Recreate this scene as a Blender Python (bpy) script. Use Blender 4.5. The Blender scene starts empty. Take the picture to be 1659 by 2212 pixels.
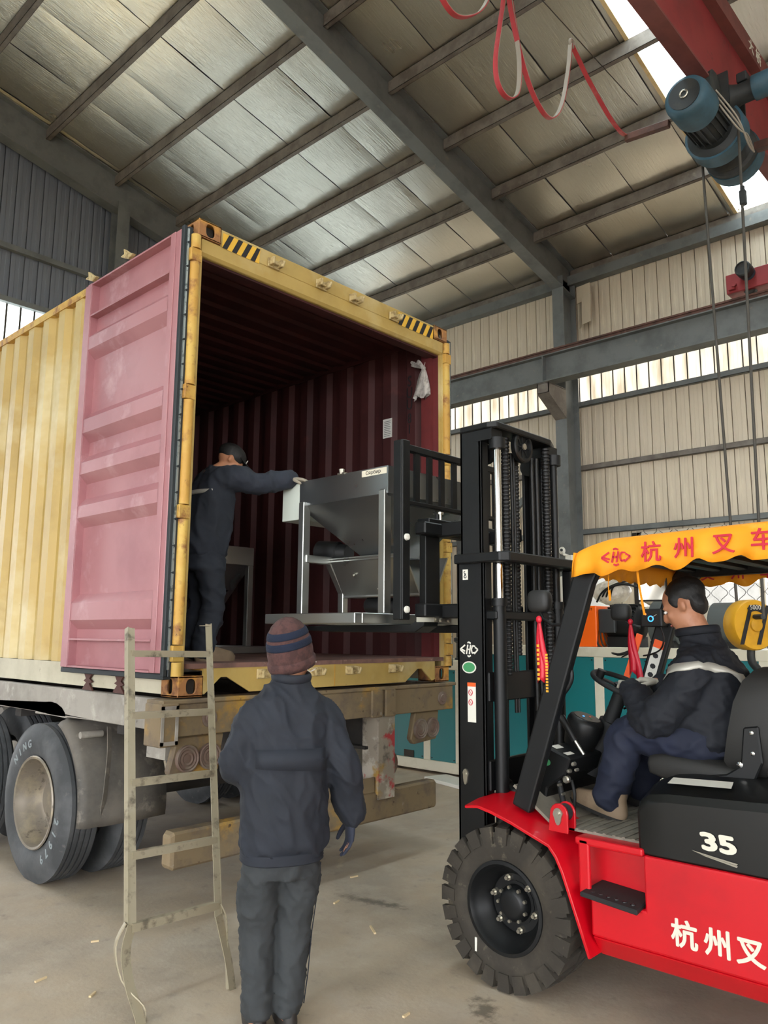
import bpy, math, random
import numpy as np
from mathutils import Vector, Matrix, noise
random.seed(7)
SC = bpy.context.scene
COL = SC.collection
PI = math.pi

# ------------------------------------------------------------------ camera
CAM = Vector((-2.514, -3.916, 1.611))
YAW, PITCH, ROLL, FPX = 0.82061, 0.1546, 0.00644, 1693.35
_d = Vector((math.sin(YAW)*math.cos(PITCH), math.cos(YAW)*math.cos(PITCH), math.sin(PITCH)))
_r0 = Vector((math.cos(YAW), -math.sin(YAW), 0)); _u0 = _r0.cross(_d)
_r = _r0*math.cos(ROLL) + _u0*math.sin(ROLL); _u = -_r0*math.sin(ROLL) + _u0*math.cos(ROLL)
cam = bpy.data.cameras.new('camera')
cam.sensor_fit = 'VERTICAL'; cam.sensor_height = 36.0; cam.sensor_width = 27.0
cam.lens = FPX/2212*36.0; cam.clip_end = 300; cam.clip_start = 0.05
camo = bpy.data.objects.new('camera', cam); COL.objects.link(camo)
m = Matrix.Identity(4)
for i in range(3):
    m[i][0], m[i][1], m[i][2], m[i][3] = _r[i], _u[i], -_d[i], CAM[i]
camo.matrix_world = m
SC.camera = camo

# ------------------------------------------------------------------ world: overcast daylight
W = bpy.data.worlds.new('overcast_sky'); SC.world = W; W.use_nodes = True
nt = W.node_tree; bg = nt.nodes['Background']
tc = nt.nodes.new('ShaderNodeTexCoord'); sx = nt.nodes.new('ShaderNodeSeparateXYZ')
rp = nt.nodes.new('ShaderNodeValToRGB')
rp.color_ramp.elements[0].position = 0.0; rp.color_ramp.elements[0].color = (0.88, 0.91, 0.95, 1)
rp.color_ramp.elements[1].position = 0.9; rp.color_ramp.elements[1].color = (1.0, 1.0, 1.0, 1)
nt.links.new(tc.outputs['Generated'], sx.inputs[0]); nt.links.new(sx.outputs['Z'], rp.inputs[0])
nt.links.new(rp.outputs[0], bg.inputs[0]); bg.inputs[1].default_value = 6.0
W.cycles.sampling_method = 'AUTOMATIC'
VS = SC.view_settings
VS.view_transform = 'Standard'; VS.look = 'None'; VS.gamma = 1.0; VS.use_curve_mapping = False
VS.exposure = 1.0
SC.cycles.max_bounces = 10; SC.cycles.diffuse_bounces = 6; SC.cycles.glossy_bounces = 4
SC.cycles.transmission_bounces = 6; SC.cycles.transparent_max_bounces = 8
SC.cycles.sample_clamp_indirect = 6.0

# ------------------------------------------------------------------ materials
def hx(h):
    h = h.lstrip('#'); out = []
    for i in (0, 2, 4):
        c = int(h[i:i+2], 16)/255
        out.append(c/12.92 if c <= 0.04045 else ((c+0.055)/1.055)**2.4)
    return (*out, 1.0)
MATS = {}
def mat(name, col, rough=0.5, metal=0.0, layers=(), bump=None, stretch=None, coat=0.0, spec=0.5, emit=None, rvar=None):
    """procedural principled material; layers = (colour, scale, low, high, detail) blotches on the base colour;
    bump = (scale, strength, distance)"""
    M = bpy.data.materials.new(name); M.use_nodes = True
    N = M.node_tree; L = N.links; b = N.nodes['Principled BSDF']
    b.inputs['Base Color'].default_value = hx(col); b.inputs['Roughness'].default_value = rough
    b.inputs['Metallic'].default_value = metal; b.inputs['Coat Weight'].default_value = coat
    b.inputs['Specular IOR Level'].default_value = spec
    tcn = N.nodes.new('ShaderNodeTexCoord'); vec = tcn.outputs['Object']
    if stretch:
        mp = N.nodes.new('ShaderNodeMapping'); mp.inputs['Scale'].default_value = stretch
        L.new(vec, mp.inputs[0]); vec = mp.outputs[0]
    prev = None
    for (c2, scl, lo, hi, det) in layers:
        n = N.nodes.new('ShaderNodeTexNoise'); n.inputs['Scale'].default_value = scl; n.inputs['Detail'].default_value = det
        n.inputs['Roughness'].default_value = 0.62
        L.new(vec, n.inputs['Vector'])
        r = N.nodes.new('ShaderNodeMapRange'); r.inputs[1].default_value = lo; r.inputs[2].default_value = hi
        L.new(n.outputs['Fac'], r.inputs[0])
        mx = N.nodes.new('ShaderNodeMix'); mx.data_type = 'RGBA'
        L.new(r.outputs[0], mx.inputs[0])
        if prev is None: mx.inputs[6].default_value = hx(col)
        else: L.new(prev, mx.inputs[6])
        mx.inputs[7].default_value = hx(c2); prev = mx.outputs[2]
    if prev is not None: L.new(prev, b.inputs['Base Color'])
    if rvar:
        n = N.nodes.new('ShaderNodeTexNoise'); n.inputs['Scale'].default_value = rvar[0]; n.inputs['Detail'].default_value = 4
        L.new(vec, n.inputs['Vector']); r = N.nodes.new('ShaderNodeMapRange')
        r.inputs[1].default_value = .3; r.inputs[2].default_value = .7; r.inputs[3].default_value = rvar[1]; r.inputs[4].default_value = rvar[2]
        L.new(n.outputs['Fac'], r.inputs[0]); L.new(r.outputs[0], b.inputs['Roughness'])
    if bump:
        n = N.nodes.new('ShaderNodeTexNoise'); n.inputs['Scale'].default_value = bump[0]; n.inputs['Detail'].default_value = 5
        L.new(vec, n.inputs['Vector'])
        bp = N.nodes.new('ShaderNodeBump'); bp.inputs['Strength'].default_value = bump[1]
        bp.inputs['Distance'].default_value = bump[2] if len(bump) > 2 else 0.02
        L.new(n.outputs['Fac'], bp.inputs['Height']); L.new(bp.outputs[0], b.inputs['Normal'])
    if emit:
        b.inputs['Emission Color'].default_value = hx(emit[0]); b.inputs['Emission Strength'].default_value = emit[1]
    MATS[name] = M
    return M

# ------------------------------------------------------------------ geometry collector
class G:
    def __init__(s): s.v = []; s.f = []
    def add(s, vs, fs):
        n = len(s.v); s.v += [tuple(v) for v in vs]; s.f += [tuple(i+n for i in f) for f in fs]; return s
    def box(s, x0, x1, y0, y1, z0, z1):
        vs = [(x, y, z) for z in (z0, z1) for y in (y0, y1) for x in (x0, x1)]
        return s.add(vs, [(0,2,3,1), (4,5,7,6), (0,1,5,4), (2,6,7,3), (0,4,6,2), (1,3,7,5)])
    def obox(s, c, size, rot):           # rot: 3x3 with columns = local axes
        c = Vector(c); R3 = rot.to_3x3(); vs = []
        for z in (-.5, .5):
            for y in (-.5, .5):
                for x in (-.5, .5): vs.append(c + R3 @ Vector((x*size[0], y*size[1], z*size[2])))
        return s.add(vs, [(0,2,3,1), (4,5,7,6), (0,1,5,4), (2,6,7,3), (0,4,6,2), (1,3,7,5)])
    def beam(s, p0, p1, w, h, up=(0, 0, 1)):     # w across, h along up
        p0 = Vector(p0); p1 = Vector(p1); d = (p1-p0).normalized(); a = d.cross(Vector(up))
        if a.length < 1e-4: a = d.cross(Vector((1, 0, 0)))
        a.normalize(); b = a.cross(d).normalized(); vs = []
        for p in (p0, p1):
            for (i, j) in ((-1,-1), (1,-1), (1,1), (-1,1)): vs.append(p + a*i*w/2 + b*j*h/2)
        return s.add(vs, [(3,2,1,0), (4,5,6,7), (0,1,5,4), (1,2,6,5), (2,3,7,6), (3,0,4,7)])
    def extr(s, poly, vec):
        n = len(poly); P = [Vector(p) for p in poly]; v = Vector(vec)
        nrm = Vector((0, 0, 0))
        for i in range(n): nrm += P[i].cross(P[(i+1) % n])
        if nrm.dot(v) > 0: P.reverse()
        vs = P + [p+v for p in P]
        return s.add(vs, [tuple(range(n)), tuple(range(2*n-1, n-1, -1))] + [(i, n+i, n+(i+1) % n, (i+1) % n) for i in range(n)])
    def tube(s, pts, r, n=10, closed=False, cap=True, flat=1.0, ref=None):
        P = [Vector(p) for p in pts]; k = len(P); rr = r if isinstance(r, (list, tuple)) else [r]*k
        rings = []; pa = None
        for i in range(k):
            if closed: t = (P[(i+1) % k]-P[i-1])
            else: t = P[min(i+1, k-1)]-P[max(i-1, 0)]
            t.normalize()
            if pa is None:
                q = Vector(ref) if ref else (Vector((0, 0, 1)) if abs(t.z) < .9 else Vector((1, 0, 0)))
                a = (q - t*q.dot(t)).normalized()
            else:
                a = pa - t*pa.dot(t); a = a.normalized() if a.length > 1e-6 else pa
            pa = a; b = t.cross(a)
            rings.append([P[i] + a*(rr[i]*math.cos(2*PI*j/n)) + b*(rr[i]*flat*math.sin(2*PI*j/n)) for j in range(n)])
        return s.loft(rings, cap and not closed, closed)
    def loft(s, rings, cap=True, closed=False):
        k = len(rings); n = len(rings[0]); vs = [v for r in rings for v in r]; fs = []
        for i in range(k if closed else k-1):
            i2 = (i+1) % k
            for j in range(n):
                j2 = (j+1) % n; fs.append((i*n+j, i*n+j2, i2*n+j2, i2*n+j))
        if cap: fs.append(tuple(range(n-1, -1, -1))); fs.append(tuple((k-1)*n+j for j in range(n)))
        return s.add(vs, fs)
    def cyl(s, p0, p1, r, r1=None, n=16):
        return s.tube([p0, p1], [r, r if r1 is None else r1], n)
    def lathe(s, o, axis, prof, n=32, closed=False, ref=None, cap0=True):      # prof: (t along axis, radius)
        o = Vector(o); t = Vector(axis).normalized()
        q = Vector(ref) if ref else (Vector((0, 0, 1)) if abs(t.z) < .9 else Vector((1, 0, 0)))
        a = (q - t*q.dot(t)).normalized(); b = t.cross(a)
        rings = [[o + t*tt + a*(r*math.cos(2*PI*j/n)) + b*(r*math.sin(2*PI*j/n)) for j in range(n)] for tt, r in prof]
        k0 = len(s.f); s.loft(rings, not closed, closed)
        if not closed and not cap0: s.f.pop(-2)
        return s
    def ball(s, c, r, n=14, m=8):
        c = Vector(c); r = Vector(r) if not isinstance(r, (int, float)) else Vector((r, r, r)); rings = []
        for i in range(1, m):
            th = PI*i/m
            rings.append([c + Vector((r.x*math.sin(th)*math.cos(2*PI*j/n), r.y*math.sin(th)*math.sin(2*PI*j/n), -r.z*math.cos(th))) for j in range(n)])
        n0 = len(s.v); s.loft(rings, False)
        b = len(s.v); s.v += [tuple(c-Vector((0, 0, r.z))), tuple(c+Vector((0, 0, r.z)))]
        last = n0+(m-2)*n
        for j in range(n):
            s.f.append((b, n0+(j+1) % n, n0+j)); s.f.append((b+1, last+j, last+(j+1) % n))
        return s
    def holed(s, c, u, v, hw, hh, ru, rv, depth, n=32, sup=2.6):   # plate with an oval hole, extruded along -u x v
        c = Vector(c); u = Vector(u); v = Vector(v); w = u.cross(v).normalized()
        out = []; inn = []
        ang = [2*PI*j/n for j in range(n)]
        for t in ang:
            ct, st = math.cos(t), math.sin(t)
            k = min(hw/abs(ct) if abs(ct) > 1e-6 else 9, hh/abs(st) if abs(st) > 1e-6 else 9)
            out.append([k*ct, k*st])
            e = (abs(ct)**sup+abs(st)**sup)**(-1/sup)
            inn.append([ru*e*ct, rv*e*st])
        for cxs in (-1, 1):
            for cys in (-1, 1):
                j = min(range(n), key=lambda q: (out[q][0]-cxs*hw)**2+(out[q][1]-cys*hh)**2); out[j] = [cxs*hw, cys*hh]
        R = []
        for (pts, dd) in ((out, 0), (inn, 0), (inn, 1), (out, 1)):
            R.append([c + u*a + v*b - w*(depth*dd) for a, b in pts])
        return s.loft(R, False, True)
    def build(s, name, mt, parent=None, smooth=None, bevel=0.0, org=None, seg=1):
        o0 = ORG.get(parent.name, Vector((0, 0, 0))) if parent else Vector((0, 0, 0))
        if org is not None: o0w = Vector(org)
        else: o0w = o0
        me = bpy.data.meshes.new(name)
        me.from_pydata([(a-o0w.x, b-o0w.y, c-o0w.z) for a, b, c in s.v], [], s.f)
        me.update()
        if mt is not None: me.materials.append(MATS[mt] if isinstance(mt, str) else mt)
        o = bpy.data.objects.new(name, me); COL.objects.link(o)
        if parent: o.parent = parent
        if org is not None: o.location = o0w - o0
        ORG[o.name] = o0w
        if smooth is not None:
            for p in me.polygons: p.use_smooth = True
            if smooth < 179: me.set_sharp_from_angle(angle=math.radians(smooth))
        if bevel:
            md = o.modifiers.new('bevel', 'BEVEL'); md.width = bevel; md.segments = seg; md.limit_method = 'ANGLE'
            md.angle_limit = math.radians(40); md.harden_normals = False
        return o
ORG = {}
def tag(o, label, cat=None, group=None, kind=None):
    if label: o['label'] = label
    if cat: o['category'] = cat
    if group: o['group'] = group
    if kind: o['kind'] = kind
    return o
def empty(name, loc, label, cat, group=None):
    o = bpy.data.objects.new(name, None); COL.objects.link(o); o.location = loc
    o.empty_display_size = 0.1; ORG[o.name] = Vector(loc)
    return tag(o, label, cat, group)
def inst(src, name, parent, loc, scale=None, rot=None):     # copy sharing mesh data, location relative to the parent
    o = src.copy(); o.name = name; COL.objects.link(o); o.parent = parent; o.location = loc
    if scale: o.scale = scale
    if rot: o.rotation_euler = rot
    return o
def text(name, s, size, loc, right, up, mt, parent, thick=0.0, ext=0.0008, shear=0.0, sx=1.0, align='CENTER'):
    cu = bpy.data.curves.new(name, 'FONT'); cu.body = s; cu.size = size; cu.align_x = align; cu.align_y = 'CENTER'
    cu.extrude = ext; cu.shear = shear; cu.resolution_u = 3
    t = bpy.data.objects.new(name+'_tmp', cu); COL.objects.link(t)
    dg = bpy.context.evaluated_depsgraph_get(); me = bpy.data.meshes.new_from_object(t.evaluated_get(dg))
    bpy.data.objects.remove(t); bpy.data.curves.remove(cu)
    if thick:
        nv = len(me.vertices); V = [v.co.copy() for v in me.vertices]; F = [tuple(p.vertices) for p in me.polygons]; VV = []; FF = []
        for k in range(8):
            d = Vector((thick*math.cos(k*PI/4), thick*math.sin(k*PI/4), .00025*k)); b = len(VV); VV += [v+d for v in V]; FF += [tuple(i+b for i in f) for f in F]
        me = bpy.data.meshes.new(name); me.from_pydata(VV, [], FF)
    r = Vector(right).normalized(); u = Vector(up).normalized(); n = r.cross(u)
    M4 = Matrix((( r.x*sx, u.x, n.x, loc[0]), (r.y*sx, u.y, n.y, loc[1]), (r.z*sx, u.z, n.z, loc[2]), (0, 0, 0, 1)))
    me.transform(M4)
    o0 = ORG[parent.name] if parent else Vector()
    me.transform(Matrix.Translation(-o0))
    me.materials.clear(); me.materials.append(MATS[mt])
    o = bpy.data.objects.new(name, me); COL.objects.link(o); o.parent = parent; ORG[o.name] = o0
    return o
def bez(p0, p1, p2, p3, n):
    P = [Vector(p) for p in (p0, p1, p2, p3)]; out = []
    for i in range(n+1):
        t = i/n; out.append(P[0]*(1-t)**3 + P[1]*3*t*(1-t)**2 + P[2]*3*t*t*(1-t) + P[3]*t**3)
    return out
def catmull(pts, n=6):
    P = [Vector(p) for p in pts]; out = []
    for i in range(len(P)-1):
        a, b, c, d = P[max(i-1, 0)], P[i], P[i+1], P[min(i+2, len(P)-1)]
        for k in range(n):
            t = k/n
            out.append(0.5*((2*b)+(c-a)*t+(2*a-5*b+4*c-d)*t*t+(3*b-3*c+d-a)*t**3))
    out.append(P[-1]); return out
def ribbon(g, pts, side, w, th):      # flat strap along pts, side = width direction(s)
    P = [Vector(p) for p in pts]; rings = []
    for i, p in enumerate(P):
        t = (P[min(i+1, len(P)-1)]-P[max(i-1, 0)]).normalized()
        sd = Vector(side[i] if isinstance(side, list) else side); sd = (sd - t*sd.dot(t)).normalized(); nn = t.cross(sd)
        rings.append([p+sd*w/2+nn*th/2, p-sd*w/2+nn*th/2, p-sd*w/2-nn*th/2, p+sd*w/2-nn*th/2])
    return g.loft(rings)
# ------------------------------------------------------------------ shell materials
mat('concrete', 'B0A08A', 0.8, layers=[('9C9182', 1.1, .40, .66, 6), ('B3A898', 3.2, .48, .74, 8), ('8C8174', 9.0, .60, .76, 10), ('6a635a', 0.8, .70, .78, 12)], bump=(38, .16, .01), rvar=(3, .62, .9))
mat('cladding', 'CEC1AC', 0.5, 0.1, layers=[('BCAE98', 1.3, .4, .65, 6), ('DFD3BC', 6, .55, .75, 8)], stretch=(1, 1, .25))
mat('cladding_dark', '6E737C', 0.55, 0.1, layers=[('5c626c', 1.5, .4, .65, 6)], stretch=(1, 1, .3))
mat('gap_dark', '3A342E', 0.9)
mat('steel_grey', '6C6F6E', 0.55, 0.1, layers=[('5c5f5e', 3, .45, .65, 6), ('807a70', 9, .62, .75, 8)])
mat('steel_brown', '7A736B', 0.65, 0.1, layers=[('645c55', 4, .4, .6, 6), ('877f76', 11, .6, .75, 6)])
mat('rail_rust', '6B4A40', 0.6, 0.3, layers=[('4e3831', 5, .4, .6, 6)])
mat('wood_strip', 'D9C08E', 0.6, layers=[('bfa06a', 5, .5, .7, 6)])
mat('sheet_roof', 'A7ABAC', 0.5, 0.3)
mat('ivory_frame', 'D8CDBB', 0.5)
mat('grille_wire', '4A4744', 0.5, 0.5)
mat('outside_wall', '8F8C86', 0.9, layers=[('7d7a74', 3, .4, .7, 6)])
mat('outside_ground', '8C8A84', 0.9)
# foil faced insulation: crinkled bright metal, streaks along the slope
def foil():
    M = bpy.data.materials.new('foil'); M.use_nodes = True; N = M.node_tree; L = N.links; b = N.nodes['Principled BSDF']
    b.inputs['Metallic'].default_value = 0.92; b.inputs['Base Color'].default_value = hx('D6D0C2')
    tcn = N.nodes.new('ShaderNodeTexCoord')
    oi = N.nodes.new('ShaderNodeObjectInfo')
    ad = N.nodes.new('ShaderNodeVectorMath'); ad.operation = 'ADD'
    L.new(tcn.outputs['Object'], ad.inputs[0]); L.new(oi.outputs['Location'], ad.inputs[1])
    h = []
    for scl, strc in ((34, (.05, 1, 1)), (110, (.06, 1, 1)), (3, (.6, 1, 1))):
        mp = N.nodes.new('ShaderNodeMapping'); mp.inputs['Scale'].default_value = strc
        n = N.nodes.new('ShaderNodeTexNoise'); n.inputs['Scale'].default_value = scl; n.inputs['Detail'].default_value = 6
        L.new(ad.outputs[0], mp.inputs[0]); L.new(mp.outputs[0], n.inputs['Vector']); h.append(n.outputs['Fac'])
    b1 = N.nodes.new('ShaderNodeBump'); b1.inputs['Strength'].default_value = .22; b1.inputs['Distance'].default_value = .02
    b2 = N.nodes.new('ShaderNodeBump'); b2.inputs['Strength'].default_value = .40; b2.inputs['Distance'].default_value = .008
    b3 = N.nodes.new('ShaderNodeBump'); b3.inputs['Strength'].default_value = .12; b3.inputs['Distance'].default_value = .05
    L.new(h[0], b1.inputs['Height']); L.new(h[1], b2.inputs['Height']); L.new(h[2], b3.inputs['Height'])
    L.new(b3.outputs[0], b1.inputs['Normal']); L.new(b1.outputs[0], b2.inputs['Normal']); L.new(b2.outputs[0], b.inputs['Normal'])
    r = N.nodes.new('ShaderNodeMapRange'); r.inputs[3].default_value = .24; r.inputs[4].default_value = .36
    L.new(h[2], r.inputs[0]); L.new(r.outputs[0], b.inputs['Roughness'])
    MATS['foil'] = M
foil()
def translucent(name, col, t=0.72):
    M = bpy.data.materials.new(name); M.use_nodes = True; N = M.node_tree; L = N.links
    N.nodes.remove(N.nodes['Principled BSDF']); out = N.nodes['Material Output']
    d = N.nodes.new('ShaderNodeBsdfDiffuse'); tr = N.nodes.new('ShaderNodeBsdfTranslucent'); mx = N.nodes.new('ShaderNodeMixShader')
    tcn = N.nodes.new('ShaderNodeTexCoord'); mp = N.nodes.new('ShaderNodeMapping'); mp.inputs['Scale'].default_value = (1, 1, .2)
    n = N.nodes.new('ShaderNodeTexNoise'); n.inputs['Scale'].default_value = 7; n.inputs['Detail'].default_value = 6
    oi = N.nodes.new('ShaderNodeObjectInfo'); ad = N.nodes.new('ShaderNodeVectorMath')
    L.new(tcn.outputs['Object'], ad.inputs[0]); L.new(oi.outputs['Location'], ad.inputs[1]); L.new(ad.outputs[0], mp.inputs[0]); L.new(mp.outputs[0], n.inputs['Vector'])
    rmp = N.nodes.new('ShaderNodeMix'); rmp.data_type = 'RGBA'; rmp.inputs[6].default_value = hx(col[0]); rmp.inputs[7].default_value = hx(col[1])
    mr = N.nodes.new('ShaderNodeMapRange'); mr.inputs[1].default_value = .4; mr.inputs[2].default_value = .68
    L.new(n.outputs['Fac'], mr.inputs[0]); L.new(mr.outputs[0], rmp.inputs[0])
    L.new(rmp.outputs[2], tr.inputs[0]); d.inputs[0].default_value = hx('C8C4BA')
    mx.inputs[0].default_value = t; L.new(d.outputs[0], mx.inputs[1]); L.new(tr.outputs[0], mx.inputs[2]); L.new(mx.outputs[0], out.inputs[0])
    MATS[name] = M
translucent('light_panel', ('B8B0A0', '8A7C66'), 0.45)
translucent('skylight', ('E8F2F4', 'C6DCE0'), 0.85)
translucent('window_glass', ('DCE6EE', 'C2CEDA'), 0.8)

# ------------------------------------------------------------------ floor and ground outside
XW, YG = 8.6, 7.2          # right wall plane, end wall plane
g = G(); g.add([(-14, -18, 0), (9, -18, 0), (9, 7.6, 0), (-14, 7.6, 0)], [(0, 1, 2, 3)])
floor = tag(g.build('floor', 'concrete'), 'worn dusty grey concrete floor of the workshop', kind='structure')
g = G(); g.add([(-80, -80, -.03), (80, -80, -.03), (80, 80, -.03), (-80, 80, -.03)], [(0, 1, 2, 3)])
tag(g.build('outdoor_ground', 'outside_ground'), 'pale yard ground outside the building', kind='structure')
g = G(); g.box(15.0, 15.4, -20, 20, 0, 2.75)
tag(g.build('wall_outside', 'outside_wall'), 'grey yard wall seen through the barred window', kind='structure')

# ------------------------------------------------------------------ right wall
def zP(x): return 9.223 - 0.211*x           # plane of the purlin undersides
ZB0, ZB1 = 5.26, 6.24                       # light band
WY0, WY1, WZ0, WZ1 = -1.75, 1.26, 1.30, 3.14   # window opening
g = G()
g.box(XW+.03, XW+.05, -18, WY0, 0, ZB0); g.box(XW+.03, XW+.05, WY1, YG+.1, 0, ZB0)
g.box(XW+.03, XW+.05, WY0, WY1, 0, WZ0); g.box(XW+.03, XW+.05, WY0, WY1, WZ1, ZB0); g.box(XW+.03, XW+.05, -18, YG+.1, ZB1, 7.62)
wr = tag(g.build('wall_right', 'gap_dark'), 'ribbed pale metal cladding of the right hand wall', kind='structure')
PW = 0.1952
def strip_mesh(name, mt, ax):        # unit-height cladding strip with folded edges; ax: 'y' along right wall, 'x' along end wall
    prof = [(.004, .022), (.007, .003), (.02, 0), (PW*.34, 0), (PW*.37, .005), (PW*.63, .005), (PW*.66, 0), (PW-.02, 0), (PW-.007, .003), (PW-.004, .022)]
    g = G(); vs = []; fs = []
    for z in (0, 1):
        for t, d in prof: vs.append((d, t, z) if ax == 'y' else (t, d, z))
    n = len(prof)
    for i in range(n-1): fs.append((i, i+n, i+n+1, i+1) if ax == 'y' else (i, i+1, i+n+1, i+n))
    g.add(vs, fs); return g.build(name, mt, None, smooth=30)
sm = strip_mesh('cladding_panel', 'cladding', 'y'); sb = strip_mesh('light_panel', 'light_panel', 'y')
g = G(); g.box(-.012, .012, -.006, .006, 0, 1); seam = g.build('seam', 'gap_dark')
def place(src, name, par, x, y, z0, z1):
    o = inst(src, name, par, (x, y, z0)); o.scale = (1, 1, z1-z0); return o
ny = int((YG+1.75)/PW)
for i in range(ny+1):
    y = YG - (i+1)*PW
    if y > WY1-.02 or y+PW < WY0+.02: place(sm, 'cladding_panel', wr, XW, y, 0, ZB0)
    else:
        place(sm, 'cladding_panel', wr, XW, y, 0, WZ0); place(sm, 'cladding_panel', wr, XW, y, WZ1, ZB0)
    place(sb, 'light_panel', wr, XW, y, ZB0, ZB1); place(seam, 'seam', wr, XW, y, ZB0, ZB1)
    place(sm, 'cladding_panel', wr, XW, y, ZB1, 7.67)
g = G(); g.box(XW, XW+.02, -18, -1.75, 0, ZB0); g.box(XW, XW+.02, -18, -1.75, ZB1, 7.6); g.build('cladding_run', 'cladding', wr)
g = G(); g.box(XW, XW+.01, -18, -1.75, ZB0, ZB1); g.build('light_panel_run', 'light_panel', wr)
for z, mt_ in ((3.2, 'steel_grey'), (4.22, 'steel_brown'), (ZB0, 'steel_grey'), (ZB1, 'steel_brown')):
    g = G(); y0, y1 = -18, YG
    g.box(XW-.085, XW-.01, y0, y1, z-.03, z-.024); g.box(XW-.085, XW-.08, y0, y1, z-.03, z+.05); g.box(XW-.085, XW-.01, y0, y1, z+.046, z+.05)
    g.build('girt', mt_, wr)
g = G(); g.box(XW-.16, XW-.01, -18, YG, 7.30, 7.46); g.build('eave_strut', 'steel_grey', wr)
def hcol(par, xc, y, z1, d=.40, w=.20, z0=0):     # H column, flanges facing +-x
    g = G(); g.box(xc-d/2, xc-d/2+.014, y-w/2, y+w/2, z0, z1); g.box(xc+d/2-.014, xc+d/2, y-w/2, y+w/2, z0, z1)
    g.box(xc-d/2+.014, xc+d/2-.014, y-.006, y+.006, z0, z1)
    return g.build('column', 'steel_grey', par)
CY = 2.20
hcol(wr, 8.32, CY, 7.35); hcol(wr, 8.32, -6.6, 7.35)
# corbel that carries the crane beam
g = G(); 
for yy in (CY-.10, CY+.088): g.extr([(8.12, yy, 5.43), (7.60, yy, 5.43), (7.60, yy, 5.28), (8.12, yy, 4.98)], (0, .012, 0))
g.box(7.60, 8.12, CY-.1, CY+.1, 5.42, 5.44); g.extr([(7.6, CY-.1, 5.28), (8.12, CY-.1, 4.98), (8.12, CY-.1, 4.965), (7.6, CY-.1, 5.265)], (0, .2, 0)); g.box(7.6, 7.612, CY-.1, CY+.1, 5.27, 5.43)
g.build('corbel', 'steel_brown', wr)
g = G(); g.beam((8.3, 2.35, 4.36), (8.45, 3.95, 3.15), .05, .10); g.build('diagonal_brace', 'steel_grey', wr)
# torn sheet hanging beside the column top
g = G(); g.add([(8.42, 2.02, 7.20), (8.42, 1.78, 7.22), (8.42, 1.78, 6.95), (8.42, 2.02, 6.92)], [(0, 1, 2, 3)])
g.add([(8.40, 1.92, 6.98), (8.40, 1.76, 7.0), (8.37, 1.76, 6.55), (8.39, 1.92, 6.53)], [(0, 1, 2, 3)]); g.add([(8.40, 1.92, 6.98), (8.46, 2.00, 6.96), (8.44, 2.0, 6.5), (8.39, 1.92, 6.53)], [(0, 1, 2, 3)])
o = g.build('torn_sheet', 'cladding', wr); md = o.modifiers.new('solid', 'SOLIDIFY'); md.thickness = .012

# window with bars in the right wall
win = empty('window_1', (XW, -.25, WZ0), 'ivory framed window behind a curled wire security grille', None); win['kind'] = 'structure'
g = G(); fx0, fx1 = XW-.02, XW+.06
for (a, b, c, d) in ((WY0, WY1, WZ1-.09, WZ1), (WY0, WY1, WZ0, WZ0+.08), (WY0, WY0+.08, WZ0, WZ1), (WY1-.08, WY1, WZ0, WZ1)): g.box(fx0, fx1, a, b, c, d)
g.build('window_frame', 'ivory_frame', win, bevel=.006)
for yy in (.42, -.47, -1.1):
    g = G(); g.box(fx0+.005, fx1, yy-.04, yy+.04, WZ0+.08, WZ1-.09); g.build('mullion', 'ivory_frame', win, bevel=.006)
g = G(); g.box(fx0+.008, fx1, WY0+.08, WY1-.08, 2.60, 2.66); g.build('transom', 'ivory_frame', win, bevel=.006)
ys = [WY0+.08, -1.1, -.47, .42, WY1-.08]
MG = bpy.data.materials.new('clear_pane'); MG.use_nodes = True; _b = MG.node_tree.nodes['Principled BSDF']
_b.inputs['Base Color'].default_value = (.9, .95, 1, 1); _b.inputs['Transmission Weight'].default_value = 1; _b.inputs['Roughness'].default_value = .02; _b.inputs['IOR'].default_value = 1.02; MATS['clear_pane'] = MG
for i in range(4):
    for (a, b, mm) in ((WZ0+.08, 2.60, 'clear_pane'), (2.66, WZ1-.09, 'window_glass')):
        g = G(); g.add([(XW+.03, ys[i]+.03, a), (XW+.03, ys[i+1]-.03, a), (XW+.03, ys[i+1]-.03, b), (XW+.03, ys[i]+.03, b)], [(0, 1, 2, 3)]); g.build('pane', mm, win)
g = G(); per, amp = .24, .052
k = 0; y = WY0
while y < WY1:
    pts = [(XW-.05, y + amp*math.sin(2*PI*zz/per)*(1 if k % 2 else -1), WZ0+zz) for zz in np.arange(0, WZ1-WZ0+.01, .03)]
    g.tube(pts, .0045, 5); y += .118; k += 1
g.build('security_grille', 'grille_wire', win, smooth=60)

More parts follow.
